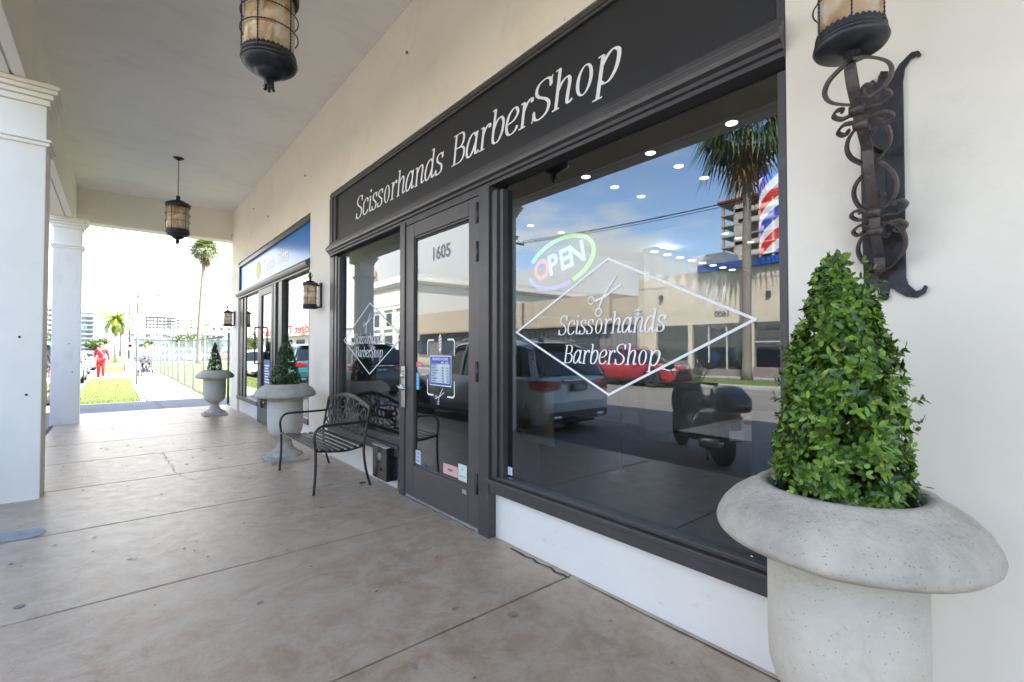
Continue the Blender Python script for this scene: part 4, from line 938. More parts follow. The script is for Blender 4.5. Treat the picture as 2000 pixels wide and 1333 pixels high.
for i in range(1500):
    x=r.gauss(-.04,.05); y=16+24*r.random()**1.5; h_=r.uniform(.02,.09)
    q.add([(x-.008,y,.0),(x+.008,y,.0),(x+r.uniform(-.03,.03),y,h_)],[(0,1,2)])
tag(q.build('grass_blades',leafmat('grass blade',(.07,.11,.02),(.22,.26,.06),.6)),'sunlit short grass on the verges along the street','grass',kind='stuff')
q=MB(); q.add([(-14.6,-40,-.146),(-14.45,-40,-.146),(-14.45,200,-.146),(-14.6,200,-.146)],[(0,1,2,3)]); q.add([(-9.85,-40,-.146),(-9.75,-40,-.146),(-9.75,200,-.146),(-9.85,200,-.146)],[(0,1,2,3)])
struct(q.build('road_marking',mat('faded road paint',(.42,.38,.25),.8,var=.2,scale=8)))
blot_m=MB()
for k in range(14): blot(blot_m,-5.2+r.uniform(-2,1),r.uniform(1,8),r.uniform(.04,.3),r.uniform(.05,.4),-.1455-.0002*k,seed=k)
struct(blot_m.build('road_stain',mat('oil stain',(.07,.065,.06),.6,var=.3)))

# ================================================================== chain link fence
cl=bpy.data.materials.new('chain link'); cl.use_nodes=True; t=cl.node_tree; b=t.nodes['Principled BSDF']; b.inputs['Base Color'].default_value=(.42,.46,.45,1); b.inputs['Metallic'].default_value=.3; b.inputs['Roughness'].default_value=.5
tcn=t.nodes.new('ShaderNodeTexCoord'); s3=t.nodes.new('ShaderNodeSeparateXYZ'); t.links.new(tcn.outputs['Object'],s3.inputs[0])
def tn(op,a,b_=None):
    n=t.nodes.new('ShaderNodeMath'); n.operation=op
    for i,v in enumerate((a,b_)):
        if v is None: continue
        if isinstance(v,(int,float)): n.inputs[i].default_value=v
        else: t.links.new(v,n.inputs[i])
    return n.outputs[0]
hh=tn('ADD',s3.outputs[0],s3.outputs[1])
d1=tn('LESS_THAN',tn('FRACT',tn('MULTIPLY',tn('ADD',hh,s3.outputs[2]),14)),.14); d2=tn('LESS_THAN',tn('FRACT',tn('MULTIPLY',tn('SUBTRACT',hh,s3.outputs[2]),14)),.14)
am=tn('MAXIMUM',d1,d2); trn=t.nodes.new('ShaderNodeBsdfTransparent'); mxs=t.nodes.new('ShaderNodeMixShader'); t.links.new(am,mxs.inputs[0]); t.links.new(trn.outputs[0],mxs.inputs[1]); t.links.new(b.outputs[0],mxs.inputs[2]); t.links.new(mxs.outputs[0],t.nodes['Material Output'].inputs[0])
galv=mat('galvanised post',(.27,.29,.29),.45,metal=.4,var=.1)
fe=thing('chain_link_fence','long galvanised chain link fence beside the sunlit pavement','fence',(-.10,0,0))
q=MB(); q.box(-.001,.001,13.5,84,.04,1.66); q.build('mesh_panel',cl,fe)
q=MB(); q.cyl((0,13.5,1.68),(0,84,1.68),.02,n=8); q.build('top_rail',galv,fe)
for k in range(28):
    y=14.2+2.55*k; q=MB(); q.cyl((.03,y,-.1),(.03,y,1.70),.028 if k%4 else .036,n=8); q.ell((.03,y,1.71),.035,.035,.03,8,5); q.build('post',galv,fe)
fe2=thing('field_fence','chain link fence crossing behind the lawn','fence',(0,61,0))
q=MB(); q.box(0,50,-.001,.001,.04,1.8); q.build('mesh_panel',cl,fe2)
q=MB(); q.cyl((0,0,1.8),(50,0,1.8),.02,n=6); q.build('top_rail',galv,fe2)
for k in range(17): q=MB(); q.cyl((3*k,.03,-.1),(3*k,.03,1.85),.03,n=6); q.build('post',galv,fe2)
q=MB(); q.tube([(.20,13.85,0),(.20,13.85,1.8)],.028,8); o=q.build('corner_post',mat('green post',(.08,.14,.11),.5),fe)

# ================================================================== trees
fan=leafmat('fan palm frond',(.035,.065,.012),(.13,.17,.035),.45); dead=leafmat('dead palm frond',(.16,.09,.04),(.30,.19,.09),.8)
feather=leafmat('feather palm frond',(.09,.15,.015),(.30,.33,.04),.4)
trunkm=mat('palm trunk',(.22,.18,.15),.9,var=.25,scale=6,bump=.6,bscale=14,stretch=(1,1,4)); barkm=mat('tree bark',(.20,.16,.12),.95,var=.3,scale=8,bump=.5)
def fanleaf(mb,base,d,ln,r,n=22,droop=.35):
    d=d.normalized(); s=d.cross(Vector((0,0,1))); 
    if s.length<.05: s=Vector((1,0,0))
    s.normalize(); up=s.cross(d); hub=base+d*ln*.45
    mb.tube([base,hub],.012,4)
    for k in range(n):
        a=R(-100+200*k/(n-1)); dd=(d*math.cos(a)+s*math.sin(a)); L_=ln*.62*(.75+.25*math.cos(a))*r.uniform(.9,1.1)
        sd=dd.cross(up).normalized()*ln*.022; mid=hub+dd*L_*.6; tip=hub+dd*L_-Vector((0,0,L_*droop*r.uniform(.6,1.3)))
        mb.add([hub,mid+sd,tip,mid-sd],[(0,1,2,3)])
def fan_palm(label,x,y,h,cr_,lean=(0,0),tr=.19,seed=1,skirt=True,group='tall fan palms'):
    t_=thing('fan_palm',label,'palm tree',(x,y,-.05),0,group); r=random.Random(seed); top=Vector((lean[0],lean[1],h))
    q=MB(); pts=cr([(0,0,0),(lean[0]*.2,lean[1]*.2,h*.4),(lean[0]*.6,lean[1]*.6,h*.75),top],6); q.tube(pts,tr,12,rad=[tr*(1.25-.35*i/(len(pts)-1)+(.35 if i==0 else 0)) for i in range(len(pts))]); q.build('trunk',trunkm,t_)
    q=MB()
    for k in range(46):
        a=k*2.4; e=R(78-115*(k/46)); d=Vector((math.cos(a)*math.cos(e),math.sin(a)*math.cos(e),math.sin(e))); fanleaf(q,top,d,cr_*r.uniform(.85,1.12),r,20,.30+.4*(k/46))
    q.build('crown',fan,t_)
    if skirt:
        q=MB()
        for k in range(34):
            a=k*2.4+1; e=R(-45-38*r.random()); d=Vector((math.cos(a)*math.cos(e),math.sin(a)*math.cos(e),math.sin(e))); fanleaf(q,top-Vector((0,0,.1+cr_*.5*r.random())),d,cr_*r.uniform(.45,.75),r,10,.6)
        q.build('dead_skirt',dead,t_)
    return t_
def feather_palm(label,x,y,h,cr_,seed=1,tr=.16):
    t_=thing('feather_palm',label,'palm tree',(x,y,-.05),0); r=random.Random(seed)
    q=MB(); q.tube([(0,0,0),(0,0,h*.5),(.05,0,h)],tr,12,rad=[tr*1.3,tr,tr*.7]); q.build('trunk',mat('pale palm trunk',(.42,.39,.36),.85,var=.2,scale=6,bump=.3),t_)
    q=MB()
    for k in range(30):
        a=k*2.4; e=R(80-120*(k/30)+r.uniform(-6,6)); L_=cr_*r.uniform(.9,1.15); pts=[]; p=Vector((.05,0,h)); ee=e
        for i in range(11): pts.append(p.copy()); p+=Vector((math.cos(a)*math.cos(ee),math.sin(a)*math.cos(ee),math.sin(ee)))*L_/10; ee-=R(11)
        q.tube(pts,.02,4)
        for i in range(1,11):
            for j in range(3):
                f_=j/3; pp=pts[i-1].lerp(pts[i],f_); d=(pts[i]-pts[i-1]).normalized(); s=d.cross(Vector((0,0,1))).normalized()
                for sg in (1,-1):
                    ll=cr_*.30*(1-.5*abs(i/10-.45))*r.uniform(.85,1.1); tip=pp+s*sg*ll*.8+d*ll*.45-Vector((0,0,ll*.45)); w_=d*.035
                    q.add([pp-w_,pp+w_,tip],[(0,1,2)])
    q.build('crown',feather,t_); return t_
def broad_tree(name,label,x,y,h,w_,n,ls,mt,seed,group=None,th=.35):
    t_=thing(name,label,'tree',(x,y,-.1),0,group); r=random.Random(seed); q=MB(); q.tube([(0,0,0),(.1,0,h*th),(0,.1,h*.7)],.2,8,rad=[h*.035,h*.026,h*.012])
    cl_=[]
    for k in range(9):
        a=r.uniform(0,6.3); rr=r.uniform(.15,.75)*w_; z=h*r.uniform(th+.05,.88); c=Vector((rr*math.cos(a),rr*math.sin(a),z)); cl_.append((c,w_*r.uniform(.32,.55))); q.tube([(0,0,h*th*.9),tuple(c*.5+Vector((0,0,h*th*.45))),tuple(c)],.05,5,rad=[h*.018,h*.012,h*.005])
    q.build('trunk',barkm,t_); q=MB()
    for i in range(n):
        c,cr_=cl_[i%len(cl_)]; d=Vector((r.gauss(0,1),r.gauss(0,1),r.gauss(0,1))).normalized(); p=c+Vector((d.x,d.y,d.z*.75))*cr_*r.uniform(.55,1.08); u=Vector((r.gauss(0,1),r.gauss(0,1),r.gauss(0,1))).normalized(); v=d.cross(u).normalized(); s=ls*r.uniform(.6,1.3)
        q.add([p-u*s,p+v*s*.6,p+u*s,p-v*s*.6],[(0,1,2,3)])
    q.build('crown',mt,t_); return t_
leafC=leafmat('street tree leaf',(.04,.08,.015),(.15,.21,.04),.5)
fan_palm('tall fan palm with orange dead fronds beyond the fence',4.35,58,11.7,1.7,lean=(.5,0),seed=2,tr=.16)
fan_palm('big fan palm on the verge across the street, mirrored beside the barber pole',-20.0,9.75,11.5,2.7,lean=(0,-.15),seed=3,tr=.17)
feather_palm('bushy bright feather palm on the verge far down the street',-2.15,66,4.7,2.0,seed=4)
for i,(x,y,h,w_,lb) in enumerate(((-9,95,4.2,3,'low tree left of the feather palm far down the street'),(-16,90,4.4,3.4,'low tree behind the parked cars at the far left'),(6.0,98,4.6,3.0,'round tree just right of the utility poles'),(10.5,104,4.6,3.2,'round tree under the white overpass'),(19,100,4.5,3.4,'dark round tree behind the tall palm trunk'),(25,92,4.6,3.6,'green tree behind the farthest urn'),(32,90,4.8,3.6,'green tree at the far corner of the wall'),(-4.5,88,3.4,1.6,'scrubby tree beside the feather palm trunk'),(1.8,92,3.2,1.5,'scrubby bush tree at the foot of the poles'),(14.5,96,3.2,2.0,'low bush tree beyond the car park'))):
    broad_tree('street_tree',lb,x,y,h,w_,1500,.16,leafC,30+i,'trees beyond the lawn',th=.2)
for i,(x,y,lb) in enumerate(((-36,86,'round tree above the car hire roof, left of two'),(-37,70,'round tree above the car hire roof, right of two'),(-20.5,128,'yellow green tree mirrored in the narrow tennis shop window'),(-25,112,'tree mirrored behind the tennis shop door'))):
    broad_tree('street_tree',lb,x,y,(8.2,8.4,6,7)[i],3.2,1500,.2,leafC,50+i,'trees across the street')

# ================================================================== poles, wires and signs down the street
wood=mat('grey weathered pole',(.075,.068,.072),.9,var=.2,scale=5)
up=thing('utility_pole','tall utility pole with crossarm beyond the pavement sign post','utility pole',(-.02,78,0),0,'utility poles along the street')
q=MB(); q.cyl((0,0,-.2),(0,0,9.1),.17,.11,10); q.build('pole',wood,up)
q=MB(); q.box(-1.0,1.0,-.06,.06,8.25,8.38); q.build('crossarm',wood,up)
for x in (-.95,-.5,.5,.95):
    q=MB(); q.lathe([(.03,0),(.05,.05),(.03,.10),(.05,.15),(.02,.22)],(x,0,8.38),8); q.build('insulator',mat('glazed insulator',(.3,.3,.32),.3),up)
dup(up,(-.55,96,-.1),0,'second utility pole behind the tall one'); dup(up,(-1.5,130,0),0,'third and farthest utility pole, half hidden by the others'); 
dup(up,(-20.9,27.4,1.2),0,'utility pole across the street carrying the mirrored wires'); dup(up,(-20.9,-14,1.2),0,'utility pole across the street, out beyond the right of the mirror')
for k,(x,z) in enumerate(((-21.85,9.8),(-21.4,9.5),(-19.95,9.2))):
    q=MB(); q.tube([(x,-14+41.4*i/16,z-.9*(1-((i-8)/8)**2)) for i in range(17)],.018,5)
    tag(q.build('overhead_wire',blackmetal),('highest of the three wires mirrored in the big window','middle one of the three wires mirrored in the big window','lowest of the three wires mirrored in the big window')[k],'wire',group='overhead wires across the street')
sp_=thing('sign_post','slim grey steel sign post standing in the sunlit pavement','sign post',(-1.46,23.8,0))
q=MB(); q.cyl((0,0,0),(0,0,2.80),.030,n=10); q.build('post',galv,sp_)
q=MB(); q.box(-.30,.02,-.01,.01,2.28,2.33); q.build('bar',mat('dark bar',(.12,.11,.12),.5),sp_)
gs=thing('bus_stop_sign','green and grey bus stop sign on a thin post','sign',(-1.66,40,0))
q=MB(); q.cyl((0,0,0),(0,0,4.0),.03,n=8); q.build('post',galv,gs)
q=MB(); q.box(-.12,.42,-.012,.012,3.15,3.5); q.build('green_panel',mat('sign green',(.10,.34,.08),.5,var=.1),gs)
q=MB(); q.box(-.12,.42,-.012,.012,3.51,3.66); q.build('grey_panel',mat('sign grey',(.35,.42,.48),.5),gs)
q=MB(); 
for k in range(2): q.box(-.06,.34,-.02,-.0125,3.22+.13*k,3.26+.13*k)
q.build('sign_line',white,gs)
ss=thing('street_name_sign','teal street name blade on a pole over the parked cars','sign',(-6.3,80,0))
q=MB(); q.cyl((0,0,0),(0,0,4.7),.06,n=8); q.build('pole',galv,ss)
q=MB(); q.box(-.3,1.3,-.02,.02,4.0,4.42); q.build('name_blade',mat('teal blade',(.02,.30,.27),.5),ss)
q=MB(); q.box(.0,1.0,-.03,-.021,4.15,4.26); q.build('name_text',white,ss)
ns=thing('parking_sign','small white sign with red disc on a low post by the fence','sign',(-1.2,52,0))
q=MB(); q.cyl((0,0,0),(0,0,1.9),.03,n=8); q.build('post',galv,ns)
q=MB(); q.box(-.22,.22,-.02,.02,1.45,2.0); q.build('plate',white,ns); q=MB(); q.lathe([(.10,-.0),(.16,-.005),(.16,.0)],(0,-.03,1.75),16,axis='y'); q.build('red_disc',mat('red print',(.45,.08,.09),.5),ns)
lp=thing('street_lamp','grey street lamp post with round head mirrored over the word Scissorhands','street lamp',(-16.7,13.3,0))
q=MB(); q.cyl((0,0,-.1),(0,0,2.75),.06,.045,12); q.lathe([(.12,-.1),(.12,.1),(.07,.25)],(0,0,0),12); q.build('post',mat('grey lamp paint',(.30,.31,.31),.5),lp)
q=MB(); q.lathe([(.05,2.75),(.15,2.85),(.20,3.10),(.17,3.16)],(0,0,0),16); q.lathe([(.21,3.16),(.21,3.2),(.08,3.28),(0,3.3)],(0,0,0),16); q.build('lamp_head',mat('pale lamp head',(.55,.55,.52),.4),lp)

# ================================================================== buildings down the street
glz=mat('far window glass',(.04,.055,.07),.1,var=.2,scale=3)
def grid_block(name,label,x0,x1,y0,y1,h,wallm,fl=3.0,bw=3.2,win=(.55,.55),slab_=False,rows=None,group=None,vis=('s','w','e'),maxw=95,zb=0):
    t_=thing(name,label,'building',((x0+x1)/2,(y0+y1)/2,0),0,group); cx_,cy_=(x0+x1)/2,(y0+y1)/2
    q=MB(); q.box(x0-cx_,x1-cx_,y0-cy_,y1-cy_,-.3,h); q.build('wall',wallm,t_)
    q=MB(); q.box(x0-cx_-.25,x1-cx_+.25,y0-cy_-.25,y1-cy_+.25,h+.003,h+.7); q.box(x0*.6+x1*.4-cx_,x0*.4+x1*.6-cx_,y0-cy_+2,y0-cy_+6,h+.7,h+3); q.build('parapet',wallm,t_)
    nf=int(h/fl); cnt=0; proto=None
    faces=[]
    if 's' in vis: faces.append((x0-cx_,x1-cx_,'s'))
    if 'e' in vis: faces.append((y0-cy_,y1-cy_,'e'))
    if 'w' in vis: faces.append((y0-cy_,y1-cy_,'w'))
    per=[max(1,int((b-a)/bw)) for a,b,_ in faces]; tot=sum(per)*nf
    while tot>maxw and bw<40: bw*=1.15; per=[max(1,int((b-a)/bw)) for a,b,_ in faces]; tot=sum(per)*nf
    for (a,b,fc),n in zip(faces,per):
        st=(b-a)/n; proto=None
        for i in range(n):
            for k in range(nf):
                u=a+(i+.5)*st; z=fl*(k+.5)
                if proto is None:
                    q=MB(); ww=st*win[0]/2; hh_=fl*win[1]/2
                    if fc=='s': q.box(-ww,ww,-.04,.0,-hh_,hh_)
                    else: q.box(-.04,.04,-ww,ww,-hh_,hh_)
                    o=q.build('window',glz,t_); proto=o
                else: o=proto.copy(); C.objects.link(o); o.parent=t_
                o.location=(u,y0-cy_-.02,z) if fc=='s' else ((x1-cx_ if fc=='e' else x0-cx_),u,z)
    if slab_:
        for k in range(1,nf+1):
            q=MB(); q.box(x0-cx_-.9,x1-cx_+.9,y0-cy_-1.0,y0-cy_-.05,fl*k-.15,fl*k+.9); q.build('balcony',wallm,t_)
    return t_
wc=mat('white stucco',(.50,.50,.50),.8,var=.04); tw=mat('tower grey',(.20,.22,.26),.7,var=.06,scale=.1); cream=mat('cream stucco',(.62,.57,.47),.85,var=.06,scale=.6,bump=.1); tanw=mat('tan stucco',(.44,.36,.275),.85,var=.06,scale=.8,bump=.1); lt=mat('light tan stucco',(.56,.48,.38),.85,var=.05,scale=.7,bump=.1)
grid_block('apartment_tower','pale blue grey apartment tower with balcony bands left of the feather palm',-24,-14.2,430,450,26.5,tw,3.0,2.6,(.6,.5),slab_=True)
grid_block('apartment_tower','white apartment tower partly behind the far column',-62,-30,430,455,29,wc,3.2,4,(.6,.45),slab_=True)
grid_block('apartment_tower','slim white residential tower right of the building site',33,47,560,580,33,wc,3.2,3,(.35,.5))
grid_block('apartment_tower','second slim white tower farther right behind the palm trunk',51,64,560,580,33,wc,3.2,3,(.35,.5))
grid_block('apartment_block','beige mid rise block behind the tall palm',33,52,300,330,14,cream,3.1,3.2,(.4,.45))
grid_block('apartment_block','beige mid rise block at the corner of the wall',30,48,250,270,13.2,lt,3.1,3.0,(.4,.45))
cs=thing('construction_tower','concrete frame of a tower being built with tower cranes far away','building site',(30,520,0))
for k in range(11): q=MB(); q.box(-13,8,-8,8,3*k,3*k+.5); q.build('floor_slab',mat('raw concrete',(.16,.145,.14),.9,var=.2),cs)
q=MB()
for i in range(9):
    for j in (-7,7): q.box(-12.6+2.5*i,-12.1+2.5*i,j-.25,j+.25,0,31)
q.build('concrete_column',MATS['raw concrete'],cs)
def crane(label,x,y,h,jib,rot,red):
    t_=thing('tower_crane',label,'crane',(x,y,0),rot,'tower cranes'); cm=mat('crane red' if red else 'crane grey',(.50,.06,.05) if red else (.5,.45,.42),.5)
    q=MB()
    for a,b in ((-.7,-.7),(.7,-.7),(.7,.7),(-.7,.7)): q.box(a-.12,a+.12,b-.12,b+.12,0,h)
    z=0;k=0
    while z<h-2.5: q.tube([(-.7 if k%2 else .7,-.7,z),(.7 if k%2 else -.7,-.7,z+2.4)],.10,4); q.tube([(-.7 if k%2 else .7,.7,z),(.7 if k%2 else -.7,.7,z+2.4)],.10,4); z+=2.4;k+=1
    q.build('mast',cm,t_); q=MB(); q.box(-jib*.3,jib,-.4,-.25,h,h+.3); q.box(-jib*.3,jib,.25,.4,h,h+.3); q.box(-jib*.3,jib,-.1,.1,h+1.5,h+1.7)
    for k in range(int(jib*1.3/3)): x_=-jib*.3+3*k; q.tube([(x_,-.3,h),(x_+1.5,0,h+1.6),(x_+3,.3,h)],.09,4)
    q.build('jib',cm,t_); q=MB(); q.box(-jib*.3,-jib*.3+2,-.8,.8,h-1.4,h); q.build('counterweight',mat('raw concrete',(.3,.3,.3)),t_)
    q=MB(); q.box(-.7,.7,-.7,.7,h+.2,h+4.0); q.build('cab',cm,t_); return t_
crane('thin crane over the left end of the far building site',26,520,50,12,R(80),False); crane('thin crane over the right of the far building site',50,545,47,14,R(70),False)
ovp=thing('overpass','long white elevated roadway with openings crossing beyond the trees','overpass',(20,230,0))
q=MB(); q.box(-19,32,-4,4,7.6,9.6); q.box(-19,32,-3.5,3.5,5.6,6.2); q.build('deck',wc,ovp)
q=MB(); q.box(-19,32,-4.05,-4.0,7.2,7.6); q.build('shadow_strip',mat('bridge dark',(.10,.10,.12),.8),ovp)  # dark strip painted as the shadow line below the deck
for k in range(11): q=MB(); q.box(-18+4.9*k,-17+4.9*k,-3,3,-.3,7.58); q.build('pier',wc,ovp)
q=MB(); q.box(-17,31,-3.3,-3.2,3.2,5.6); q.build('shade_panel',mat('overpass shade',(.16,.17,.2),.8,var=.3,scale=.6),ovp)  # dark sheet standing in for the shade below the deck
q=MB(); q.cyl((14,-40,0),(14,-40,9.2),.14,.09,8); q.tube([(14,-40,9.1),(13,-40,9.4),(12.4,-40,9.4)],.06,6); tag(q.build('light_pole',mat('white lamp pole',(.7,.7,.7),.5)),'white light pole in front of the overpass','light pole')
bpy.data.objects['light_pole'].location=(0,190,0)
# ================================================================== buildings across the street, seen in the glass
FX=-22.6
sh1=thing('corner_shop','cream shop building numbered 1600 with blue parapet across the street','building',(FX,0,0))
def bx(name,mt,par,*bb,bev=0):
    q=MB(); 
    for b_ in bb: q.box(*b_)
    return q.build(name,mt,par,bevel=bev)
bx('fascia_wall',lt,sh1,(-12,0,-14,13.4,2.78,5.62),(-12,-.06,13.402,17.5,2.78,5.72))
bx('blue_parapet',mat('blue fascia',(.015,.10,.42),.4,var=.05),sh1,(-12,.30,-14,13.38,5.622,5.98))
bx('wall',lt,sh1,(-.35,-.02,16.2,17.5,0,2.778),(-.35,-.02,13.9,14.15,0,2.778),(-.35,-.02,10.55,10.95,0,2.778),(-.35,-.02,3.0,3.6,0,2.778),(-12,-11.7,-14,17.5,0,2.778),(-12,-.4,17.3,17.5,0,2.778))
dadob=mat('taupe render',(.20,.165,.15),.9,var=.1)
bx('low_wall',dadob,sh1,(-.30,.25,3.6,10.5,-.02,.50),(-.34,-.04,14.152,16.198,0,.75),(-.34,-.04,10.952,13.898,0,.35))
shopdark=mat('far shop interior',(.10,.105,.11),.8,var=.4,scale=1.5)
bx('shop_interior',shopdark,sh1,(-2.6,-2.4,3.6,16.2,0,2.77),(-2.4,-.36,3.6,16.2,.0,.02))
fg=glassmat('far shop glass',refl=.10,tint=(.7,.74,.74))
for a,b,z0 in ((14.155,16.195,.76),(10.955,13.895,.36),(3.61,10.54,.51)): bx('window',fg,sh1,(-.20,-.19,a,b,z0,2.77))
bx('window_mullion',mat('pale frame',(.45,.46,.45),.5),sh1,*[(-.24,-.15,y-.04,y+.04,.3,2.77) for y in (12.0,13.0,9.2,8.2,6.5,5.0)],(-.24,-.14,3.61,10.54,1.75,1.82))
bx('window_blind',mat('blind slats',(.42,.40,.36),.7),sh1,*[(-.29,-.25,14.2,16.15,.78+.10*k,.83+.10*k) for k in range(11)])
q=MB(); sans(q,'1600',lambda u,v,d:(0+d,12.15+u,3.28+v),.42,bold=.012,ext=.02); q.build('house_number',mat('number black',(.03,.03,.035),.5),sh1)
q=MB(); sans(q,'Furniture',lambda u,v,d:(-.18+d,12.6+u,2.45+v),.34,bold=.004,ext=.01); sans(q,'Art Works',lambda u,v,d:(-.18+d,9.4+u,2.45+v),.32,bold=.004,ext=.01); q.build('window_text',mat('number black',(.03,.03,.035)),sh1)
bx('security_lamp',mat('dark fitting',(.06,.06,.07),.5),sh1,(0,.18,15.7,15.9,4.35,4.6),(.0,.12,9.7,9.9,4.0,4.3))
bx('air_conditioner',mat('ac white',(.6,.6,.58),.5,var=.1),sh1,(-3,-1.4,12.6,14.6,5.73,6.9),bev=.05)
for i,(y,z,s,col,lb) in enumerate(((11.4,.4,1.5,(.05,.30,.22),'green jacket on a stand in the far shop window'),(12.9,.4,.9,(.04,.06,.28),'blue folded goods in the far shop window'),(9.0,.9,.9,(.30,.10,.10),'red patterned cloth in the far shop window'))):
    q=MB(); q.lathe([(.05,0),(.22,.05),(.30,s*.4),(.34,s*.7),(.22,s*.86),(.06,s*.92),(.07,s),(0,s+.02)],(FX-.6,y,z),14,jit=.5); tag(q.build('shop_display',mat('display'+lb,col,.8,var=.4,scale=6)),lb,'display')
def bicycle(label,loc,rz):
    t_=thing('bicycle',label,'bicycle',loc,rz); fm_=mat('bike frame',(.35,.36,.38),.4,metal=.3)
    for x in (-.52,.52):
        q=MB(); q.tube([(x+.33*math.cos(a*PI/14),0,.34+.33*math.sin(a*PI/14)) for a in range(28)],.016,6,closed=True)
        for k in range(10): q.tube([(x,0,.34),(x+.32*math.cos(k*PI/5),0,.34+.32*math.sin(k*PI/5))],.002,3)
        q.build('wheel',rubber,t_)
    q=MB(); q.tube([(-.52,0,.34),(-.15,0,.30),(.38,0,.78),(-.22,0,.82),(-.15,0,.30)],.015,6); q.tube([(-.52,0,.34),(-.22,0,.82),(-.25,0,.93)],.012,6); q.tube([(.52,0,.34),(.36,0,.85),(.34,0,.98)],.014,6); q.build('frame',fm_,t_)
    q=MB(); q.tube([(.42,-.28,1.0),(.34,-.1,.99),(.34,.1,.99),(.42,.28,1.0)],.012,6); q.build('handlebar',fm_,t_); q=MB(); q.ell((-.27,0,.95),.14,.07,.04,10,6); q.build('saddle',rubber,t_); return t_
bicycle('bicycle leaning at the far shop front across the street',(FX+.9,13.3,.0),R(90))
sh2=thing('low_tan_building','long low tan building with ribbed metal front across the street','building',(FX,0,0))
bx('fascia_wall',tanw,sh2,(-9,.0,19.7,46,3.15,5.12),(-9,-.35,17.53,19.698,3.0,4.75))
bx('fascia_band',mat('dark tan band',(.30,.235,.175),.85,var=.05),sh2,(-.02,.12,19.7,46,3.02,3.147))
rib=mat('ribbed metal',(.20,.19,.185),.6,var=.1)
bx('ribbed_front',rib,sh2,(-.9,-.6,17.53,46,0,3.0),*[(-.6,-.52,18+.5*k,18.14+.5*k,0,3.0) for k in range(56)])
for y in (21,27,33,39,44): 
    bx('window',glz,sh2,(-.56,-.50,y,y+2.2,1.0,2.4))
bx('base_wall',tanw,sh2,(-.5,-.2,17.53,46,0,.6))
sh3=thing('white_classical_building','tall white classical building with cornice and corner finial across the street','building',(FX,0,0))
bx('wall',mat('bright white stucco',(.74,.71,.64),.8,var=.04,scale=.4,bump=.1),sh3,(-34,0,46.6,58,-.2,8.7),bev=.02)
bx('cornice',MATS['bright white stucco'],sh3,(-34,.35,46.3,58.3,8.702,8.95),(-34,.6,46.1,58.5,8.952,9.15),(-33,.1,46.5,58.1,9.152,9.9),(.0,.25,46.5,58.1,6.1,6.4),(.0,.15,46.5,58.1,6.6,6.75))
bx('pilaster',MATS['bright white stucco'],sh3,(0,.22,46.6,47.6,0,6.098),(0,.22,50.2,51,0,6.098),(0,.22,53.4,54.2,0,6.098),(0,.22,57,58,0,6.098))
q=MB()
for y in (46.9,57.6): q.lathe([(.45,0),(.45,.5),(.28,.6),(.42,1.0),(.30,1.45),(.08,1.7),(.12,1.85),(0,2.0)],(-.4,y,9.9),14)
q.build('finial',mat('terracotta',(.45,.28,.18),.8,var=.1),sh3)
for y in (48.3,51.8,55.2):
    w_=bx('window',glz,sh3,(-.02,.03,y-.1,y+1.3,4.2,5.7)); bx('sill',MATS['bright white stucco'],w_,(.0,.3,y-.4,y+1.6,3.8,4.0)); bx('window',glz,sh3,(-.02,.03,y-.4,y+1.6,.6,3.1))
car_hire=thing('car_hire_shop','low white shop with long fascia of red lettering across the street','building',(FX,0,0))
bx('wall',mat('bright white stucco',(.7,.7,.66)),car_hire,(-10,0,68,132,0,3.9)); bx('fascia',MATS['bright white stucco'],car_hire,(-10,1.2,68,132,3.902,5.9)); 
for k in range(8): bx('window',glz,car_hire,(.0,.05,70+7.5*k,75+7.5*k,.6,3.2))
q=MB(); sans(q,'Budget Tint & Alarm',lambda u,v,d:(1.2+d,93+u,4.9+v),2.1,bold=.05,ext=.05,sx=2.2); q.build('fascia_lettering',mat('sign red',(.50,.04,.04),.5),car_hire)
sm=thing('grey_lot_building','small pale flat roofed building beside the white classical one','building',(FX,0,0)); bx('wall',wc,sm,(-8,0,59.5,66.5,0,4.4)); bx('window',glz,sm,(.0,.04,61,64,1,3)); bx('parapet',cream,sm,(-8.2,.2,59.3,66.7,4.402,4.9))
ct=thing('construction_tower','half built high rise with red edged slabs mirrored beside the barber pole','building site',(-158,60,0))
raw=mat('tower raw concrete',(.33,.27,.22),.9,var=.2,scale=.2)
for k in range(15): q=MB(); q.box(-10,10,-14,14,3.45*k-.3,3.45*k); q.build('floor_slab',raw,ct)
q=MB()
for i in range(8):
    for x in (9.3,-9): q.box(x-.35,x+.35,-13.6+3.8*i,-12.9+3.8*i,0,50)
q.build('concrete_column',raw,ct); q=MB(); q.box(8.5,9.9,6.5,9.5,0,52); q.box(-6,6,-8,8,0,49); q.build('core_wall',mat('core grey',(.36,.34,.32),.9,var=.15,scale=.3),ct)
for k in range(2): q=MB(); q.box(-10.8,10.8,-14.8,14.8,48.6+.6*k,48.9+.6*k); q.build('safety_deck',mat('safety orange' if k else 'formwork',(.45,.12,.08) if k else (.12,.09,.08),.8),ct)
r=random.Random(3)
for k in range(24): q=MB(); q.box(9.6,9.9,-13.5+3.8*r.randrange(7),-13.5+3.8*r.randrange(7)+2.8,3.45*(k%14)+.1,3.45*(k%14)+1.3); q.build('infill_panel',mat('block infill',(.42,.38,.35),.9,var=.2),ct)
crane('red tower crane on the mirrored high rise',-150,62,58,7,R(100),True)
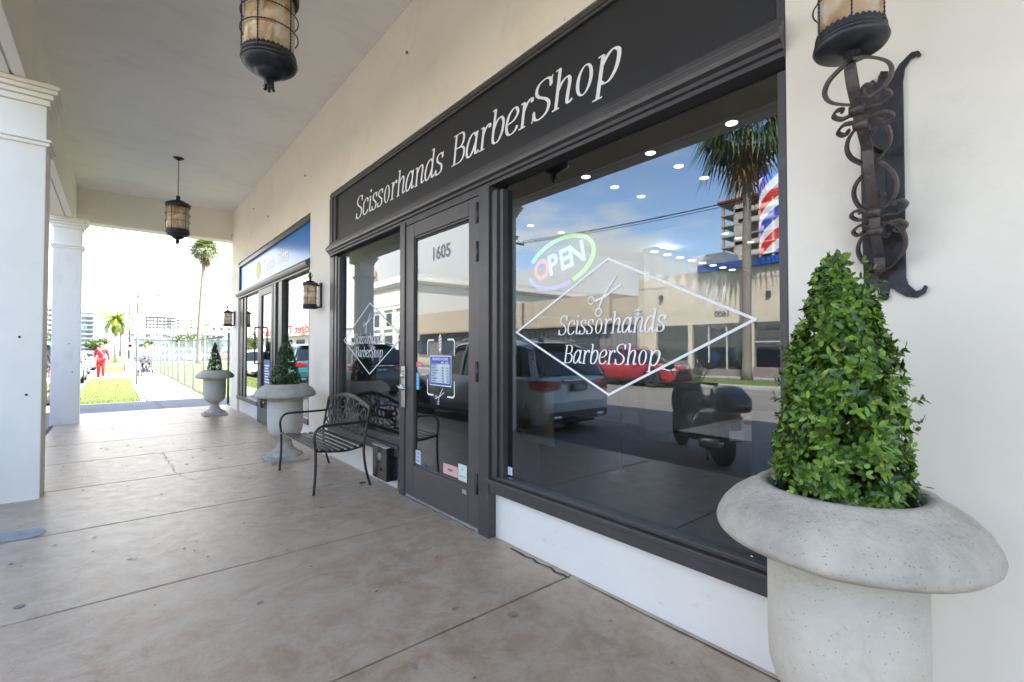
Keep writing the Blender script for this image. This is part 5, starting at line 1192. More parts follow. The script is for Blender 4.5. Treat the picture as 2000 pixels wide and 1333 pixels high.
# ================================================================== vehicles
carglass=mat('dark car glass',(.012,.015,.018),.03,var=.05,spec=.8)
tyrem=mat('tyre rubber',(.018,.018,.018),.8,var=.15,scale=20); rimm=mat('alloy rim',(.38,.39,.40),.3,metal=.8,var=.05); rimd=mat('dark alloy rim',(.06,.06,.065),.35,metal=.7,var=.05)
trimb=mat('black trim',(.02,.02,.022),.5,var=.1); redlamp=mat('red lamp lens',(.38,.012,.018),.12,var=.2,scale=30,coat=.5); clearlamp=mat('clear lamp lens',(.60,.62,.65),.08,var=.2,scale=25,coat=.5); chrome=mat('chrome',(.7,.7,.7),.12,metal=1,var=.02)
def paint(name,c): return mat('car paint '+name,c,.30,var=.02,scale=1,coat=1,metal=.15)
def car(name,label,cat,x,y,rz,pc,kind='suv',Ln=4.75,W=1.92,H=1.72,group='vehicles parked along the street',rim=None,plate='1BR 4C2',z=-.15,detail=True):
    t_=thing(name,label,cat,(x,y,z),rz,group); rim=rim or rimm
    a=Ln/2; hw=W/2; wr=.36 if kind!='sedan' else .33
    if kind=='suv':
        deck=[(-1,.60),(-.985,.78),(-.965,1.02),(-.93,1.07),(0,1.06),(.40,1.04),(.52,1.03),(.80,.96),(.93,.86),(.985,.66),(1,.50)]
        roof=[(-.945,1.075),(-.90,1.30),(-.83,1.56),(-.72,1.66),(-.4,1.715),(-.05,1.72),(.15,1.68),(.33,1.42),(.50,1.045)]
    else:
        deck=[(-1,.55),(-.985,.75),(-.96,.93),(-.90,.97),(-.55,1.0),(0,.93),(.42,.90),(.80,.80),(.94,.70),(.985,.55),(1,.42)]
        roof=[(-.80,.98),(-.62,1.18),(-.42,1.36),(-.15,1.43),(.05,1.42),(.22,1.28),(.46,.92)]
    hs=H/(1.72 if kind=='suv' else 1.43)
    deck=[(u,v*hs) for u,v in deck]; roof=[(u,v*hs) for u,v in roof]
    wid=[(-1,.80),(-.985,.87),(-.93,.95),(-.75,.995),(.55,1.0),(.80,.97),(.92,.90),(.98,.80),(1,.70)]
    wx=(-.60*a,.62*a); base=.21
    st=[-1,-.992,-.98,-.965,-.945,-.92]+[-.9+.025*i for i in range(73)]+[.92,.945,.965,.98,.992,1]
    def arch(x_):
        z_=base
        for w_ in wx:
            d=abs(x_-w_); R_=wr+.055
            if d<R_: z_=max(z_,math.sqrt(R_*R_-d*d)+wr*.97)
        return z_
    q=MB(); vs=[]; K=9
    for u in st:
        x_=u*a; w_=hw*lerp(wid,u); zt=lerp(deck,u); zb=arch(x_); zb0=zb if abs(u)<.93 else base+.10*(abs(u)-.93)/.07
        zb0=min(zb0,zt-.06); mid=zb0+(zt-zb0)*.45
        prof=[(0,min(zb0,zt-.05)),(w_*.80,zb0),(w_*.985,zb0+.015),(w_*1.0,mid),(w_*.985,zb0+(zt-zb0)*.70),(w_*.95,zt-.05),(w_*.90,zt-.012),(w_*.72,zt+.005),(0,zt+.022)]
        for yy,zz_ in prof: vs.append((x_,yy,zz_))
    n=len(st)
    q.add(vs,[(i*K+k,i*K+k+1,(i+1)*K+k+1,(i+1)*K+k) for i in range(n-1) for k in range(K-1)],True)
    q.add([(x_,-y_,z_) for x_,y_,z_ in vs],[(i*K+k,(i+1)*K+k,(i+1)*K+k+1,i*K+k+1) for i in range(n-1) for k in range(K-1)],True)
    for e in (0,n-1):
        rg=[vs[e*K+k] for k in range(K)]; q.add(rg+[(x_,-y_,z_) for x_,y_,z_ in rg],[tuple(range(K))+tuple(range(2*K-1,K-1,-1))])
    body=q.build('body',pc,t_)
    # greenhouse
    us=[roof[0][0]+(roof[-1][0]-roof[0][0])*i/30 for i in range(31)]; vs=[];K=6
    for u in us:
        x_=u*a; w_=hw*lerp(wid,u); zr=lerp(roof,u); zd=lerp(deck,u)-.02; f_=min(1,(zr-zd)/(.5*hs)); zr=max(zr,zd+.002)
        for yy,zz_ in ((w_*.91,zd),(w_*(.91-.07*f_),zd+(zr-zd)*.5),(w_*(.91-.17*f_),zr-.05*f_),(w_*(.91-.25*f_),zr-.012*f_),(w_*.45,zr+.012),(0,zr+.02)): vs.append((x_,yy,zz_))
    n=31; q=MB(); q.add(vs,[(i*K+k,i*K+k+1,(i+1)*K+k+1,(i+1)*K+k) for i in range(n-1) for k in range(K-1)],True); q.add([(x_,-y_,z_) for x_,y_,z_ in vs],[(i*K+k,(i+1)*K+k,(i+1)*K+k+1,i*K+k+1) for i in range(n-1) for k in range(K-1)],True)
    q.build('windows',carglass,t_)
    # roof skin + pillars
    rs=[u for u in us if lerp(roof,u)>(max(v for _,v in roof)-.16*hs)]
    q=MB(); vs=[]
    for u in rs:
        x_=u*a; w_=hw*lerp(wid,u); zr=lerp(roof,u)
        for yy,zz_ in ((-w_*.755,zr-.055),(-w_*.665,zr-.006),(-w_*.45,zr+.020),(0,zr+.030),(w_*.45,zr+.020),(w_*.665,zr-.006),(w_*.755,zr-.055)): vs.append((x_,yy,zz_))
    q.add(vs,[(i*7+k,i*7+k+1,(i+1)*7+k+1,(i+1)*7+k) for i in range(len(rs)-1) for k in range(6)],True); q.build('roof',pc,t_)
    q=MB()
    def pil(u0,u1,w_=.05):
        for s in (1,-1):
            P_=[]
            for f_ in (0,.5,1):
                u=u0+(u1-u0)*f_; ww=hw*lerp(wid,u); zd=lerp(deck,u); zr=lerp(roof,u1)
                yy=(ww*.925,ww*.87,ww*.76)[int(f_*2)]; zz_=zd-.02+(zr-.055-zd)*f_; P_.append((u*a,s*yy,zz_))
            q.ribbon(P_,(1,0,0),w_,.022)
    pil(roof[-1][0]-.03,roof[-3][0]-.02,.07); pil(-.02,-.03,.07); pil(-.42,-.46,.09)
    if kind=='suv': pil(-.90,-.80,.16)
    else: pil(-.70,-.50,.12)
    q.build('pillar',pc,t_)
    q=MB()
    for s in (1,-1):
        for u in (.27,-.17,-.52): q.tube([(u*a,s*hw*.985,.36),(u*a,s*hw*1.004,.72*hs),(u*a,s*hw*.955,1.0*hs)],.004,4)
    q.build('door_seam',trimb,t_)
    if kind=='suv':
        q=MB()
        for s in (1,-1): q.tube(cr([(-.78*a,s*hw*.66,1.66*hs),(-.5*a,s*hw*.67,1.765*hs),(.0,s*hw*.67,1.775*hs),(.12*a,s*hw*.66,1.72*hs)],4),.016,6)
        q.build('roof_rail',trimb if rim is rimd else chrome,t_)
    for w_ in wx:
        for s in (1,-1):
            q=MB(); yy=s*(hw-.12); q.lathe([(wr*.62,-.105),(wr*.92,-.105),(wr,-.085),(wr,.085),(wr*.92,.105),(wr*.62,.105),(wr*.60,.0),(wr*.62,-.105)],(w_,yy,wr),28,axis='y'); tyr=q.build('wheel',tyrem,t_)
            q=MB(); q.lathe([(0,.04),(.05,.04),(.055,.03),(.06,.0)],(w_,yy+s*.05,wr),12,axis='y')
            for k in range(5):
                a_=k*2*PI/5; q.tube([(w_,yy+s*.07,wr),(w_+wr*.62*math.cos(a_),yy+s*.085,wr+wr*.62*math.sin(a_))],.028,6,rad=[.035,.024])
            q.tube([(w_+wr*.62*math.cos(k*PI/12),yy+s*.085,wr+wr*.62*math.sin(k*PI/12)) for k in range(24)],.016,6,closed=True)
            q.build('rim',rim,tyr)
            q=MB(); q.lathe([(0,-.02),(wr*.6,-.02),(wr*.6,.02),(0,.02)],(w_,yy,wr),20,axis='y'); q.build('brake_disc',trimb,tyr)
    q=MB(); q.box(-.9*a,.9*a,-hw*.72,hw*.72,.17,.55); 
    for w_ in wx: q.box(w_-wr-.04,w_+wr+.04,-hw*.9,hw*.9,.38,.80*hs if kind=='suv' else .72*hs)
    q.v=[(x_,y_,min(z_,lerp(deck,max(-.97,min(.97,x_/a)))-.10)) for x_,y_,z_ in q.v]; q.build('underbody',trimb,t_)
    for s in (1,-1): q=MB(); q.ell((.30*a,s*(hw+.10),1.06*hs),.06,.11,.075,12,8); q.tube([(.30*a,s*hw*.93,1.02*hs),(.30*a,s*(hw+.02),1.04*hs)],.02,6); q.build('wing_mirror',pc,t_)
    # rear
    rx=-a; 
    for s in (1,-1):
        q=MB(); z0,z1=(.80*hs,1.0*hs) if kind=='suv' else (.68*hs,.86*hs)
        o=[(-.972,.86),(-.976,.60)] ; w_=hw
        P_=[(rx*.955,s*w_*.90,z0),(rx*.955,s*w_*.905,z1),(rx*.86,s*w_*.985,z1-.01),(rx*.90,s*w_*.995,z0+.05)]
        Q_=[(rx*.999,s*w_*.46,z0+.05),(rx*.990,s*w_*.46,z1-.02),(rx*.988,s*w_*.80,z1),(rx*.990,s*w_*.845,z0+.0)]
        q.add(P_+Q_,[(0,1,2,3),(4,5,6,7),(7,6,1,0),(6,5,1),(7,4,0),(5,4,0,1)]); q.build('tail_light',redlamp,t_,bevel=.008)
    q=MB(); q.box(rx*1.004,rx*.97,-hw*.42,hw*.42,.985*hs if kind=='suv' else .86*hs,1.005*hs if kind=='suv' else .875*hs); q.build('chrome_strip',chrome,t_)
    q=MB(); q.box(rx*1.008,rx*.99,-.19,.19,.80*hs if kind=='suv' else .62,.93*hs if kind=='suv' else .74); pl_=q.build('licence_plate',mat('plate dark green',(.04,.09,.09),.4),t_)
    q=MB(); zc_=.865*hs if kind=='suv' else .68; sans(q,plate,lambda u,v,d:(rx*1.008-d,-u,zc_+v),.10,bold=.001,ext=.002); q.build('plate_text',white,pl_)
    q=MB(); q.box(rx*1.004,rx*.93,-hw*.80,hw*.80,.28,.44); q.build('rear_bumper_insert',trimb,t_,bevel=.03)
    q=MB()
    for s in (1,-1): q.box(rx*1.012,rx*.95,s*hw*.58-.10,s*hw*.58+.10,.29,.37)
    q.build('exhaust',chrome,t_,bevel=.03)
    q=MB(); q.tube(cr([(rx*.90,-.25,1.28*hs),(rx*.925,.05,1.23*hs),(rx*.945,.35,1.10*hs)],4),.012,5)
    if kind=='suv': q.build('rear_wiper',trimb,t_)
    if kind=='suv':
        q=MB(); q.box(-.86*a,-.74*a,-hw*.62,hw*.62,1.655*hs,1.675*hs); q.build('roof_spoiler',pc,t_,bevel=.01)
        q=MB(); q.box(-.62*a,-.56*a,-.02,.02,1.71*hs,1.80*hs); q.build('antenna',pc,t_,bevel=.01)
    # front
    for s in (1,-1):
        q=MB(); zh=.74*hs if kind=='suv' else .62*hs; w_=hw
        P_=[(a*.99,s*w_*.50,zh),(a*.985,s*w_*.50,zh+.10),(a*.93,s*w_*.88,zh+.14),(a*.95,s*w_*.86,zh)]; Q_=[(a*.80,s*w_*.985,zh+.15),(a*.84,s*w_*.985,zh+.06)]
        q.add(P_+Q_+[(a*.9,s*w_*.6,zh+.02)],[(0,1,2,3),(3,2,4,5),(0,6,1),(1,6,4,2),(0,3,5,6)]); q.build('headlight',clearlamp,t_,bevel=.006)
    q=MB(); q.add([(a*1.004,u,v) for u,v in ((-hw*.42,.62*hs),(-hw*.38,.46),(hw*.38,.46),(hw*.42,.62*hs),(hw*.36,.72*hs),(-hw*.36,.72*hs))]+[(a*.95,u,v) for u,v in ((-hw*.42,.62*hs),(-hw*.38,.46),(hw*.38,.46),(hw*.42,.62*hs),(hw*.36,.72*hs),(-hw*.36,.72*hs))],[tuple(range(6)),tuple(range(11,5,-1))]+[(i,(i+1)%6,(i+1)%6+6,i+6) for i in range(6)]); gr=q.build('grille',trimb,t_)
    q=MB(); q.tube([(a*1.006,u,v) for u,v in ((-hw*.44,.66*hs),(-hw*.32,.47),(hw*.32,.47),(hw*.44,.66*hs))],.012,6); q.build('grille_surround',chrome,gr)
    q=MB(); q.box(a*.93,a*1.0,-hw*.78,hw*.78,.26,.36); q.build('front_bumper_insert',trimb,t_,bevel=.02)
    q=MB(); 
    if kind=='suv':
        for s in (1,-1): q.box(-.9*a,.88*a,s*hw*.99-.008,s*hw*.99+.008,.23,.31)
        q.v=[v_ for v_ in q.v]; q.build('sill_cladding',trimb,t_)
    return t_
PS=paint('silver blue',(.46,.52,.58)); PR=paint('deep red',(.36,.012,.020)); PK=paint('black',(.016,.017,.020)); PB=paint('dark blue',(.03,.07,.11)); PW=paint('white',(.62,.63,.65)); PG=paint('grey',(.12,.13,.14)); PT=paint('teal',(.03,.16,.17))
N90=R(90)
car('suv','silver SUV parked at the kerb, its rear mirrored in the big window','suv',-4.20,8.15,N90,PS,'suv',4.80,1.93,1.68,plate='6B8 J7')
car('suv','deep red crossover parked across the street, mirrored beside the silver SUV','suv',-15.25,12.45,-N90,PR,'suv',4.55,1.86,1.60,rim=rimd)
car('car','black sedan parked across the street, mirrored in the narrow pane by the door','car',-15.6,38.5,-N90,PK,'sedan',4.7,1.85,1.42)
car('suv','black SUV parked at the kerb between the two columns','suv',-4.30,16.6,N90,PK,'suv',4.8,1.95,1.74)
car('suv','dark teal SUV parked at the kerb, mirrored in the tennis shop window','suv',-4.25,22.6,N90,PT,'suv',4.7,1.92,1.75)
car('car','white hatchback parked at the kerb right behind the far column','car',-4.1,30.6,-N90,PW,'suv',4.2,1.8,1.5)
car('car','white sedan parked beyond the walking person in red','car',-4.25,38.5,-N90,PW,'sedan',4.6,1.82,1.42)
car('car','silver sedan parked near the feather palm','car',-4.2,49,-N90,PS,'sedan',4.6,1.82,1.42)
car('car','red sedan parked far down the kerb past the feather palm','car',-4.0,60,-N90,PR,'sedan',4.6,1.82,1.42)
for i,(x,y,pc,kd,lb) in enumerate(((9.2,72,PR,'suv','dark red car in the lot right of the farthest urn tree'),(5.0,71,PW,'suv','white car in the lot left of the farthest urn tree'),(1.8,73,PG,'sedan','grey car at the left end of the lot behind the fence'),(12.6,72,PB,'suv','blue car in the lot beside the dark red one'),(16.5,72,PW,'sedan','white car at the right end of the lot'))):
    car('car',lb,'car',x,y,R(8) if i%2 else R(188),pc,kd,4.5,1.85,1.7 if kd=='suv' else 1.42,group='cars in the lot beyond the lawn')
car('car','dark blue sedan across the street mirrored in the tennis shop door','car',-14.9,96,-N90,PB,'sedan',4.6,1.84,1.42)
car('car','white sedan across the street mirrored in the narrow tennis shop pane','car',-14.9,84,-N90,PW,'sedan',4.6,1.84,1.42)

# ------------------------------------------------------------------ scooter parked at the kerb
scm=mat('scooter black paint',(.014,.015,.019),.22,var=.1,coat=.8); scp=mat('scooter matt plastic',(.025,.025,.028),.5,var=.15)
sc_h=math.atan2(4.02-2.78,-4.72+3.72)
st_=thing('scooter','black touring scooter parked at the kerb, mirrored in the big window','scooter',(-3.86,2.98,-.15),sc_h)
# local x forward from rear wheel (0) to front wheel (1.42)
for x,rr,wd in ((0,.27,.075),(1.42,.27,.06)):
    q=MB(); q.lathe([(rr*.6,-wd),(rr*.85,-wd),(rr,-wd*.5),(rr,wd*.5),(rr*.85,wd),(rr*.6,wd),(rr*.58,0),(rr*.6,-wd)],(x,0,rr),28,axis='y'); wh=q.build('wheel',tyrem,st_)
    q=MB()
    for k in range(5): q.tube([(x,0,rr),(x+rr*.6*math.cos(k*1.257),0,rr+rr*.6*math.sin(k*1.257))],.018,6)
    q.tube([(x+rr*.6*math.cos(k*PI/10),0,rr+rr*.6*math.sin(k*PI/10)) for k in range(20)],.018,6,closed=True); q.lathe([(.05,-.05),(.05,.05)],(x,0,rr),12,axis='y'); q.build('rim',rimm,wh)
def loft(mb,secs,n=16,pw=2.6):
    # superellipse sections (x, zc, half height, half width)
    vs=[]
    for (x,zc,hz,wy) in secs:
        for k in range(n):
            a=2*PI*k/n; c_=math.cos(a); s_=math.sin(a); vs.append((x,wy*math.copysign(abs(c_)**(2/pw),c_),zc+hz*math.copysign(abs(s_)**(2/pw),s_)))
    m_=len(secs); mb.add(vs,[(i*n+k,i*n+(k+1)%n,(i+1)*n+(k+1)%n,(i+1)*n+k) for i in range(m_-1) for k in range(n)]+[tuple(range(n)),tuple((m_-1)*n+k for k in range(n-1,-1,-1))],True)
q=MB(); loft(q,[(-.30,.70,.05,.06),(-.26,.68,.10,.12),(-.1,.62,.17,.19),(.15,.56,.22,.23),(.40,.50,.22,.22),(.58,.42,.16,.19),(.70,.34,.09,.17)]); q.build('rear_body',scm,st_)
q=MB(); loft(q,[(.50,.30,.06,.17),(.80,.27,.055,.19),(1.02,.29,.07,.19),(1.1,.34,.08,.16)],pw=4); q.build('floorboard',scp,st_)
q=MB(); loft(q,[(-.28,.80,.03,.10),(-.18,.83,.055,.15),(.05,.84,.07,.17),(.20,.84,.07,.16),(.26,.80,.05,.16),(.50,.76,.05,.14),(.62,.77,.03,.09)]); q.build('seat',mat('scooter seat vinyl',(.02,.02,.022),.45,var=.1),st_)
q=MB()   # leg shield and nose
for s in (1,): 
    secs=[(1.00,.34,.10,.20),(1.06,.45,.16,.22),(1.08,.62,.26,.24),(1.12,.74,.26,.25),(1.22,.72,.22,.23),(1.34,.66,.16,.17),(1.44,.60,.08,.09)]
    loft(q,secs,pw=3)
q.build('leg_shield',scm,st_)
q=MB(); loft(q,[(1.05,.92,.03,.15),(1.10,.95,.06,.19),(1.20,.93,.07,.17),(1.28,.88,.03,.10)]); q.build('instrument_cowl',scp,st_)
q=MB(); q.tube(cr([(.98,.36,.99),(1.04,.2,1.0),(1.12,.06,.98),(1.12,-.06,.98),(1.04,-.2,1.0),(.98,-.36,.99)],5),.013,8); q.build('handlebar',blackmetal,st_)
for s in (1,-1):
    q=MB(); q.cyl((.985,s*.26,.995),(.965,s*.39,.985),.020,n=10); g_=q.build('handlebar_grip',rubber,st_); q=MB(); q.tube([(1.05,s*.22,.985),(1.03,s*.38,.965)],.006,5); q.build('brake_lever',steel,g_)
    q=MB(); q.tube(cr([(1.08,s*.18,.99),(1.07,s*.24,1.12),(1.06,s*.29,1.22)],4),.006,6); mr=q.build('mirror_stem',blackmetal,st_); q=MB(); q.ell((1.06,s*.31,1.26),.022,.085,.055,14,8); q.build('mirror',mat('scooter mirror shell',(.05,.055,.06),.25),mr)
q=MB(); vs=[]
for i in range(9):
    a=R(-55+110*i/8)
    for j in range(5): vs.append((1.16+.13*math.cos(a)-.06*j,(.22-.008*j)*math.sin(a)/.82,.92+.075*j))
q.add(vs,[(i*5+j,(i+1)*5+j,(i+1)*5+j+1,i*5+j+1) for i in range(8) for j in range(4)],True); q.build('windscreen',glassmat('smoked screen',refl=.10,tint=(.35,.36,.38)),st_)
q=MB(); loft(q,[(1.12,.30,.05,.05),(1.25,.50,.05,.07),(1.42,.58,.035,.085),(1.60,.50,.03,.07),(1.68,.40,.02,.05)]); q.build('front_mudguard',scm,st_)
q=MB(); 
for s in (1,-1): q.tube([(1.36,s*.085,.60),(1.42,s*.085,.27)],.022,8)
q.tube([(1.20,0,.85),(1.36,0,.58)],.03,8); q.build('fork',steel,st_)
q=MB(); q.box(-.36,-.02,-.04,.04,.86,.885); q.tube([(-.30,.14,.80),(-.40,0,.86),(-.30,-.14,.80)],.012,6); q.build('grab_rail',blackmetal,st_)
q=MB(); loft(q,[(-.60,.60,.02,.12),(-.56,.62,.10,.17),(-.36,.66,.16,.20),(-.20,.70,.13,.19)],pw=4); q.v=[(x+.12,y,z+.22) for x,y,z in q.v]; q.build('top_box',mat('top box dark red',(.045,.018,.022),.25,coat=.6,var=.1),st_)
q=MB(); q.ell((-.295,.0,.66),.03,.13,.04,12,7); q.build('tail_light',redlamp,st_)
for s in (1,-1): q=MB(); q.ell((-.27,s*.20,.60),.035,.05,.03,10,6); q.build('indicator',mat('orange lens',(.6,.18,.02),.2),st_)
q=MB(); q.tube([(-.28,-.16,.34),(.1,-.17,.30),(.45,-.12,.26)],.05,10,rad=[.055,.055,.02]); q.build('exhaust',steel,st_)
q=MB(); q.box(-.40,-.385,-.09,.09,.40,.52); q.build('licence_plate',white,st_); q=MB(); q.box(-.38,-.18,-.06,.06,.38,.60); q.build('rear_mudguard',scp,st_)
q=MB(); q.tube([(.25,.10,.20),(.10,.18,.02)],.012,6); q.tube([(.25,-.10,.20),(.10,-.14,.05)],.012,6); q.box(-.05,.5,-.1,.1,.16,.40); q.build('engine',scp,st_)
q=MB(); loft(q,[(.72,.66,.05,.10),(.78,.72,.14,.17),(.92,.74,.15,.17),(1.02,.72,.10,.15)],pw=3); q.build('storage_bag',mat('camouflage bag',(.06,.06,.045),.85,var=.5,scale=14),st_)

# ================================================================== people
skin=mat('skin',(.42,.26,.19),.6,var=.04)
def skinned(name,mt,par,V,E_,Rr,sub=1,root=0):
    me=bpy.data.meshes.new(name); me.from_pydata(V,E_,[]); me.materials.append(mt); o=bpy.data.objects.new(name,me); C.objects.link(o); o.parent=par
    bm=bmesh.new(); bm.from_mesh(me); ly=bm.verts.layers.skin.verify(); bm.verts.ensure_lookup_table()
    for i,v in enumerate(bm.verts): rr=Rr[i]; v[ly].radius=rr if isinstance(rr,tuple) else (rr,rr); v[ly].use_root=(i==root)
    bm.to_mesh(me); bm.free()
    s=o.modifiers.new('skin','SKIN'); s.use_smooth_shade=True; u=o.modifiers.new('sub','SUBSURF'); u.levels=u.render_levels=sub; return o
def person(label,loc,rz,pose,shirt,pants,shoe,hair,h=1.72,sleeve='long',group=None):
    # pose: joint targets, x = facing direction, y = left
    t_=thing('person',label,'person',loc,rz,group); k=h/1.75
    J=dict(pelvis=(0,0,.95),waist=(0,0,1.08),chest=(.01,0,1.30),neck=(.0,0,1.47),head=(.02,0,1.62),
      sl=(0,.18,1.42),sr=(0,-.18,1.42),hl=(0,.09,.92),hr=(0,-.09,.92),kl=(.03,.10,.50),kr=(.03,-.10,.50),al=(-.02,.10,.08),ar=(-.02,-.10,.08),tl=(.14,.12,.03),tr=(.14,-.12,.03),
      el=(-.03,.25,1.15),er=(-.03,-.25,1.15),wl=(.05,.27,.90),wr=(.05,-.27,.90)); J.update(pose)
    P={a:Vector(b)*k for a,b in J.items()}
    hl_=P['wl']+(P['wl']-P['el']).normalized()*.09*k; hr_=P['wr']+(P['wr']-P['er']).normalized()*.09*k
    names=['pelvis','waist','chest','neck','head','sl','el','wl','sr','er','wr','hl','kl','al','tl','hr','kr','ar','tr']
    V=[P[n] for n in names]; idx={n:i for i,n in enumerate(names)}
    V.append(P['head']+Vector((.0,0,.09*k))); V.append(hl_); V.append(hr_)
    Rr=[.12,.11,.125,.052,(.078,.09),.058,.040,.026,.058,.040,.026,.085,.055,.038,.028,.085,.055,.038,.028,.055,.036,.036]
    E_=[('pelvis','waist'),('waist','chest'),('chest','neck'),('neck','head'),('chest','sl'),('sl','el'),('el','wl'),('chest','sr'),('sr','er'),('er','wr'),('pelvis','hl'),('hl','kl'),('kl','al'),('al','tl'),('pelvis','hr'),('hr','kr'),('kr','ar'),('ar','tr')]
    E2=[(idx[a],idx[b]) for a,b in E_]+[(4,19),(7,20),(10,21)]
    body=skinned('body',skin,t_,V,E2,[r_ if isinstance(r_,tuple) else r_*k for r_ in Rr])
    # fingers
    q=MB()
    for w_,hnd in ((P['wl'],hl_),(P['wr'],hr_)):
        d=(hnd-w_).normalized(); s=d.cross(Vector((1,0,0))).normalized()
        for j in range(4): b_=hnd+s*(.012*(j-1.5)); q.tube([b_,b_+d*(.045-.005*abs(j-1.2))+Vector((.006,0,0)),b_+d*(.07-.006*abs(j-1.2))+Vector((.02,0,0))],.008,6,rad=[.009,.008,.006])
        q.tube([w_.lerp(hnd,.5),w_.lerp(hnd,.7)+Vector((.03,0,0)),hnd+Vector((.04,0,0))],.009,6)
    q.build('fingers',skin,body)
    q=MB(); hp=P['head']
    q.add([tuple(hp+Vector(v)*k) for v in ((.085,0,.03),(.112,.0,-.005),(.09,.016,-.012),(.09,-.016,-.012))],[(0,1,2),(0,3,1),(1,3,2)])
    for s in (1,-1): q.ell(tuple(hp+Vector((0,s*.088,.0))*k),.022,.012,.034,8,6)
    q.build('nose_and_ears',skin,body)
    q=MB(); 
    for s in (1,-1): q.ell(tuple(hp+Vector((.083,s*.032,.025))*k),.010,.012,.008,8,5)
    q.ell(tuple(hp+Vector((.085,0,-.045))*k),.008,.026,.006,8,5); q.build('eyes_and_mouth',mat('dark features',(.08,.04,.035),.6),body)
    q=MB(); q.ell(tuple(hp+Vector((-.018,0,.055))*k),.098,.096,.095,16,10); q.build('hair',mat('hair '+hair[0],hair[1],.7,var=.3,scale=30),t_)
    # clothes
    sv=['waist','chest','sl','el','sr','er']+(['wl','wr'] if sleeve=='long' else []); V=[P['pelvis']+Vector((0,0,.02))]+[P[n] for n in sv]; ii={n:i+1 for i,n in enumerate(sv)}
    E3=[(0,ii['waist']),(ii['waist'],ii['chest']),(ii['chest'],ii['sl']),(ii['sl'],ii['el']),(ii['chest'],ii['sr']),(ii['sr'],ii['er'])]; Rs=[.128,.118,.135,.068,.050,.068,.050]
    if sleeve!='long': V[ii['el']]=P['sl'].lerp(P['el'],.85); V[ii['er']]=P['sr'].lerp(P['er'],.85)
    else: E3+=[(ii['el'],ii['wl']),(ii['er'],ii['wr'])]; Rs+=[.040,.040]
    skinned('jacket' if sleeve=='long' else 'shirt',mat('cloth '+shirt[0],shirt[1],.85,var=.12,scale=9,bump=.2),t_,V,E3,[r_*k for r_ in Rs])
    V=[P['pelvis'],P['hl'],P['kl'],P['al']+Vector((0,0,.03)),P['hr'],P['kr'],P['ar']+Vector((0,0,.03))]
    skinned('trousers',mat('cloth '+pants[0],pants[1],.85,var=.12,scale=9,bump=.2),t_,V,[(0,1),(1,2),(2,3),(0,4),(4,5),(5,6)],[r_*k for r_ in (.125,.095,.070,.056,.095,.070,.056)])
    for a_,b_ in (('al','tl'),('ar','tr')):
        q=MB(); d=P[b_]-P[a_]; q.tube([P[a_]+Vector((-.05,0,.01)),P[a_]+Vector((0,0,.0)),P[a_].lerp(P[b_],.6),P[b_]+Vector((.03,0,.0))],.05,10,rad=[.04,.052,.045,.03]); q.build('shoe',mat('cloth '+shoe[0],shoe[1],.6),t_)
    return t_
p1=person('walking person in a bright red tracksuit with one dark sleeve bag on the verge',(-2.62,28.6,.02),R(-92),dict(kl=(.12,.08,.52),al=(.02,.09,.10),tl=(.16,.10,.09),kr=(.02,-.09,.49),ar=(-.06,-.10,.05),tr=(.08,-.11,.03),el=(-.08,.25,1.15),wl=(.0,.29,.90),er=(-.03,-.24,1.15),wr=(.18,-.20,1.02)),('red',(.62,.015,.03)),('red',(.62,.015,.03)),('white',(.7,.7,.72)),('brown',(.10,.06,.04)),1.68)
q=MB(); q.ribbon(cr([(.16,-.12,1.47),(.17,.02,1.25),(.12,.16,1.05)],5),(0,.6,.4),.035,.012); q.build('bag_strap',mat('strap tan',(.45,.30,.22),.7),p1)
p1['label']='walking person in a bright red tracksuit with a pale strap across the chest'
p2=person('person in a pale blue top pushing the stroller along the pavement',(-.86,32.6,.0),R(-92),dict(el=(.05,.22,1.17),er=(.05,-.22,1.17),wl=(.34,.20,1.05),wr=(.34,-.20,1.05),kl=(.10,.08,.52),al=(.05,.09,.08),tl=(.19,.10,.04),ar=(-.10,-.10,.08),tr=(.04,-.11,.03)),('pale blue',(.50,.58,.68)),('grey trousers',(.30,.32,.36)),('white',(.7,.7,.72)),('auburn',(.28,.10,.04)),1.66)
s_=thing('stroller','dark grey baby stroller with big rear wheels on the pavement','stroller',(-.88,31.95,.0),R(-92))
fr_=mat('stroller frame',(.10,.10,.12),.4,metal=.4); cb=mat('stroller cloth',(.06,.065,.085),.85,var=.2,scale=10)
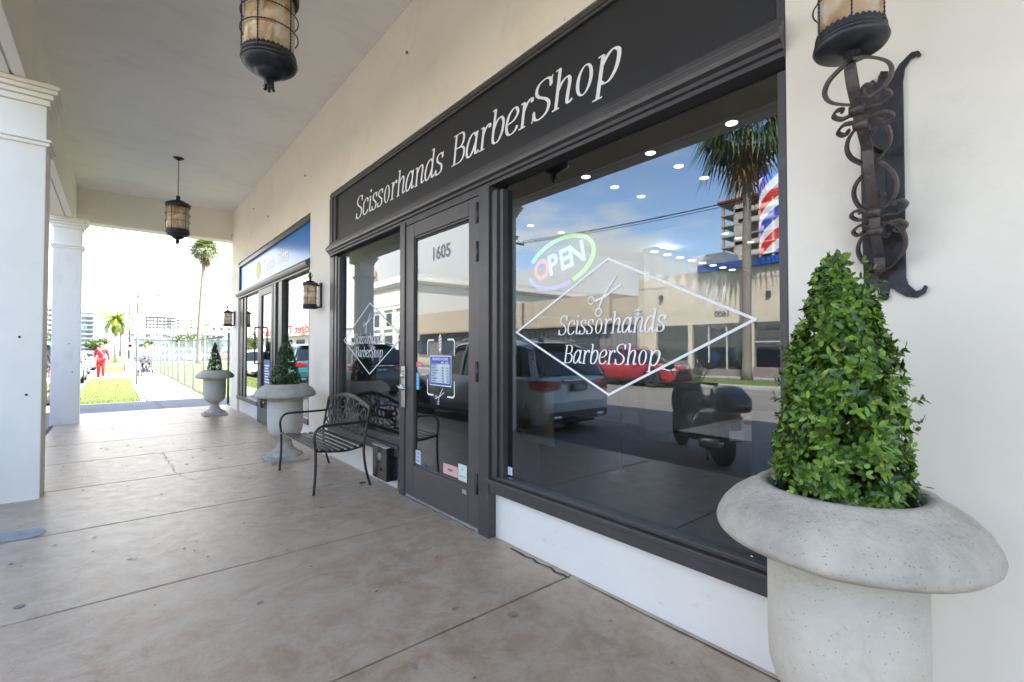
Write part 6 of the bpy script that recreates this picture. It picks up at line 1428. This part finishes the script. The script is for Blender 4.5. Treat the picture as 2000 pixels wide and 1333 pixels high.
for s in (1,-1):
    q=MB(); q.tube(cr([(-.42,s*.24,1.03),(-.25,s*.25,.75),(.05,s*.24,.48),(.32,s*.18,.15)],5),.014,7); q.tube([(.0,s*.24,.50),(-.28,s*.28,.16)],.014,7); q.build('frame_tube',fr_,s_)
    for x,rr,yy in ((-.28,.16,.31),(.34,.11,.18)):
        q=MB(); q.tube([(x+rr*.88*math.cos(a*PI/10),s*yy,rr+rr*.88*math.sin(a*PI/10)) for a in range(20)],.022,7,closed=True)
        for k in range(6): q.tube([(x,s*yy,rr),(x+rr*.85*math.cos(k*PI/3),s*yy,rr+rr*.85*math.sin(k*PI/3))],.005,4)
        q.build('wheel',rubber,s_)
q=MB(); q.tube([(-.42,-.24,1.03),(-.45,0,1.04),(-.42,.24,1.03)],.016,7); q.build('handle',rubber,s_)
q=MB(); loft(q,[(-.28,.68,.16,.17),(-.20,.58,.14,.20),(-.02,.48,.07,.20),(.18,.46,.05,.19),(.24,.42,.04,.18)],pw=3.5); q.build('seat',cb,s_)
q=MB(); vs=[]
for i in range(9):
    for j in range(7):
        a=R(10+100*i/8); b_=R(-90+180*j/6); vs.append((-.12+.30*math.cos(a)*1.0-.08,.24*math.sin(b_),.66+.30*math.sin(a)*math.cos(b_)**.5 if math.cos(b_)>0 else .66))
q.add(vs,[(i*7+j,(i+1)*7+j,(i+1)*7+j+1,i*7+j+1) for i in range(8) for j in range(6)],True); q.build('sun_hood',cb,s_)
q=MB(); q.box(-.25,.2,-.2,.2,.2,.34); q.build('basket',mat('basket mesh',(.12,.12,.13),.9),s_,bevel=.03)
ki=thing('person','small child in a cream top sitting in the stroller','person',(-.88,31.95,0),R(-92))
skinned('body',skin,ki,[(.0,0,.56),(-.04,0,.70),(-.04,0,.80),(-.02,0,.90),(-.02,0,.95),(.0,.12,.74),(.10,.12,.66),(.0,-.12,.74),(.10,-.12,.66),(.20,.07,.56),(.28,.07,.40),(.20,-.07,.56),(.28,-.07,.40)],[(0,1),(1,2),(2,3),(3,4),(1,5),(5,6),(1,7),(7,8),(0,9),(9,10),(0,11),(11,12)],[.09,.085,.035,.075,.05,.03,.022,.03,.022,.045,.03,.045,.03])
skinned('top',mat('cloth cream',(.62,.50,.42),.85),ki,[(.0,0,.58),(-.04,0,.70),(-.01,.09,.74),(.05,.12,.70),(-.01,-.09,.74),(.05,-.12,.70)],[(0,1),(1,2),(2,3),(1,4),(4,5)],[.10,.10,.045,.038,.045,.038])
q=MB(); q.ell((-.035,0,.935),.078,.076,.07,14,9); q.build('hair',mat('hair brown',(.1,.06,.04)),ki)
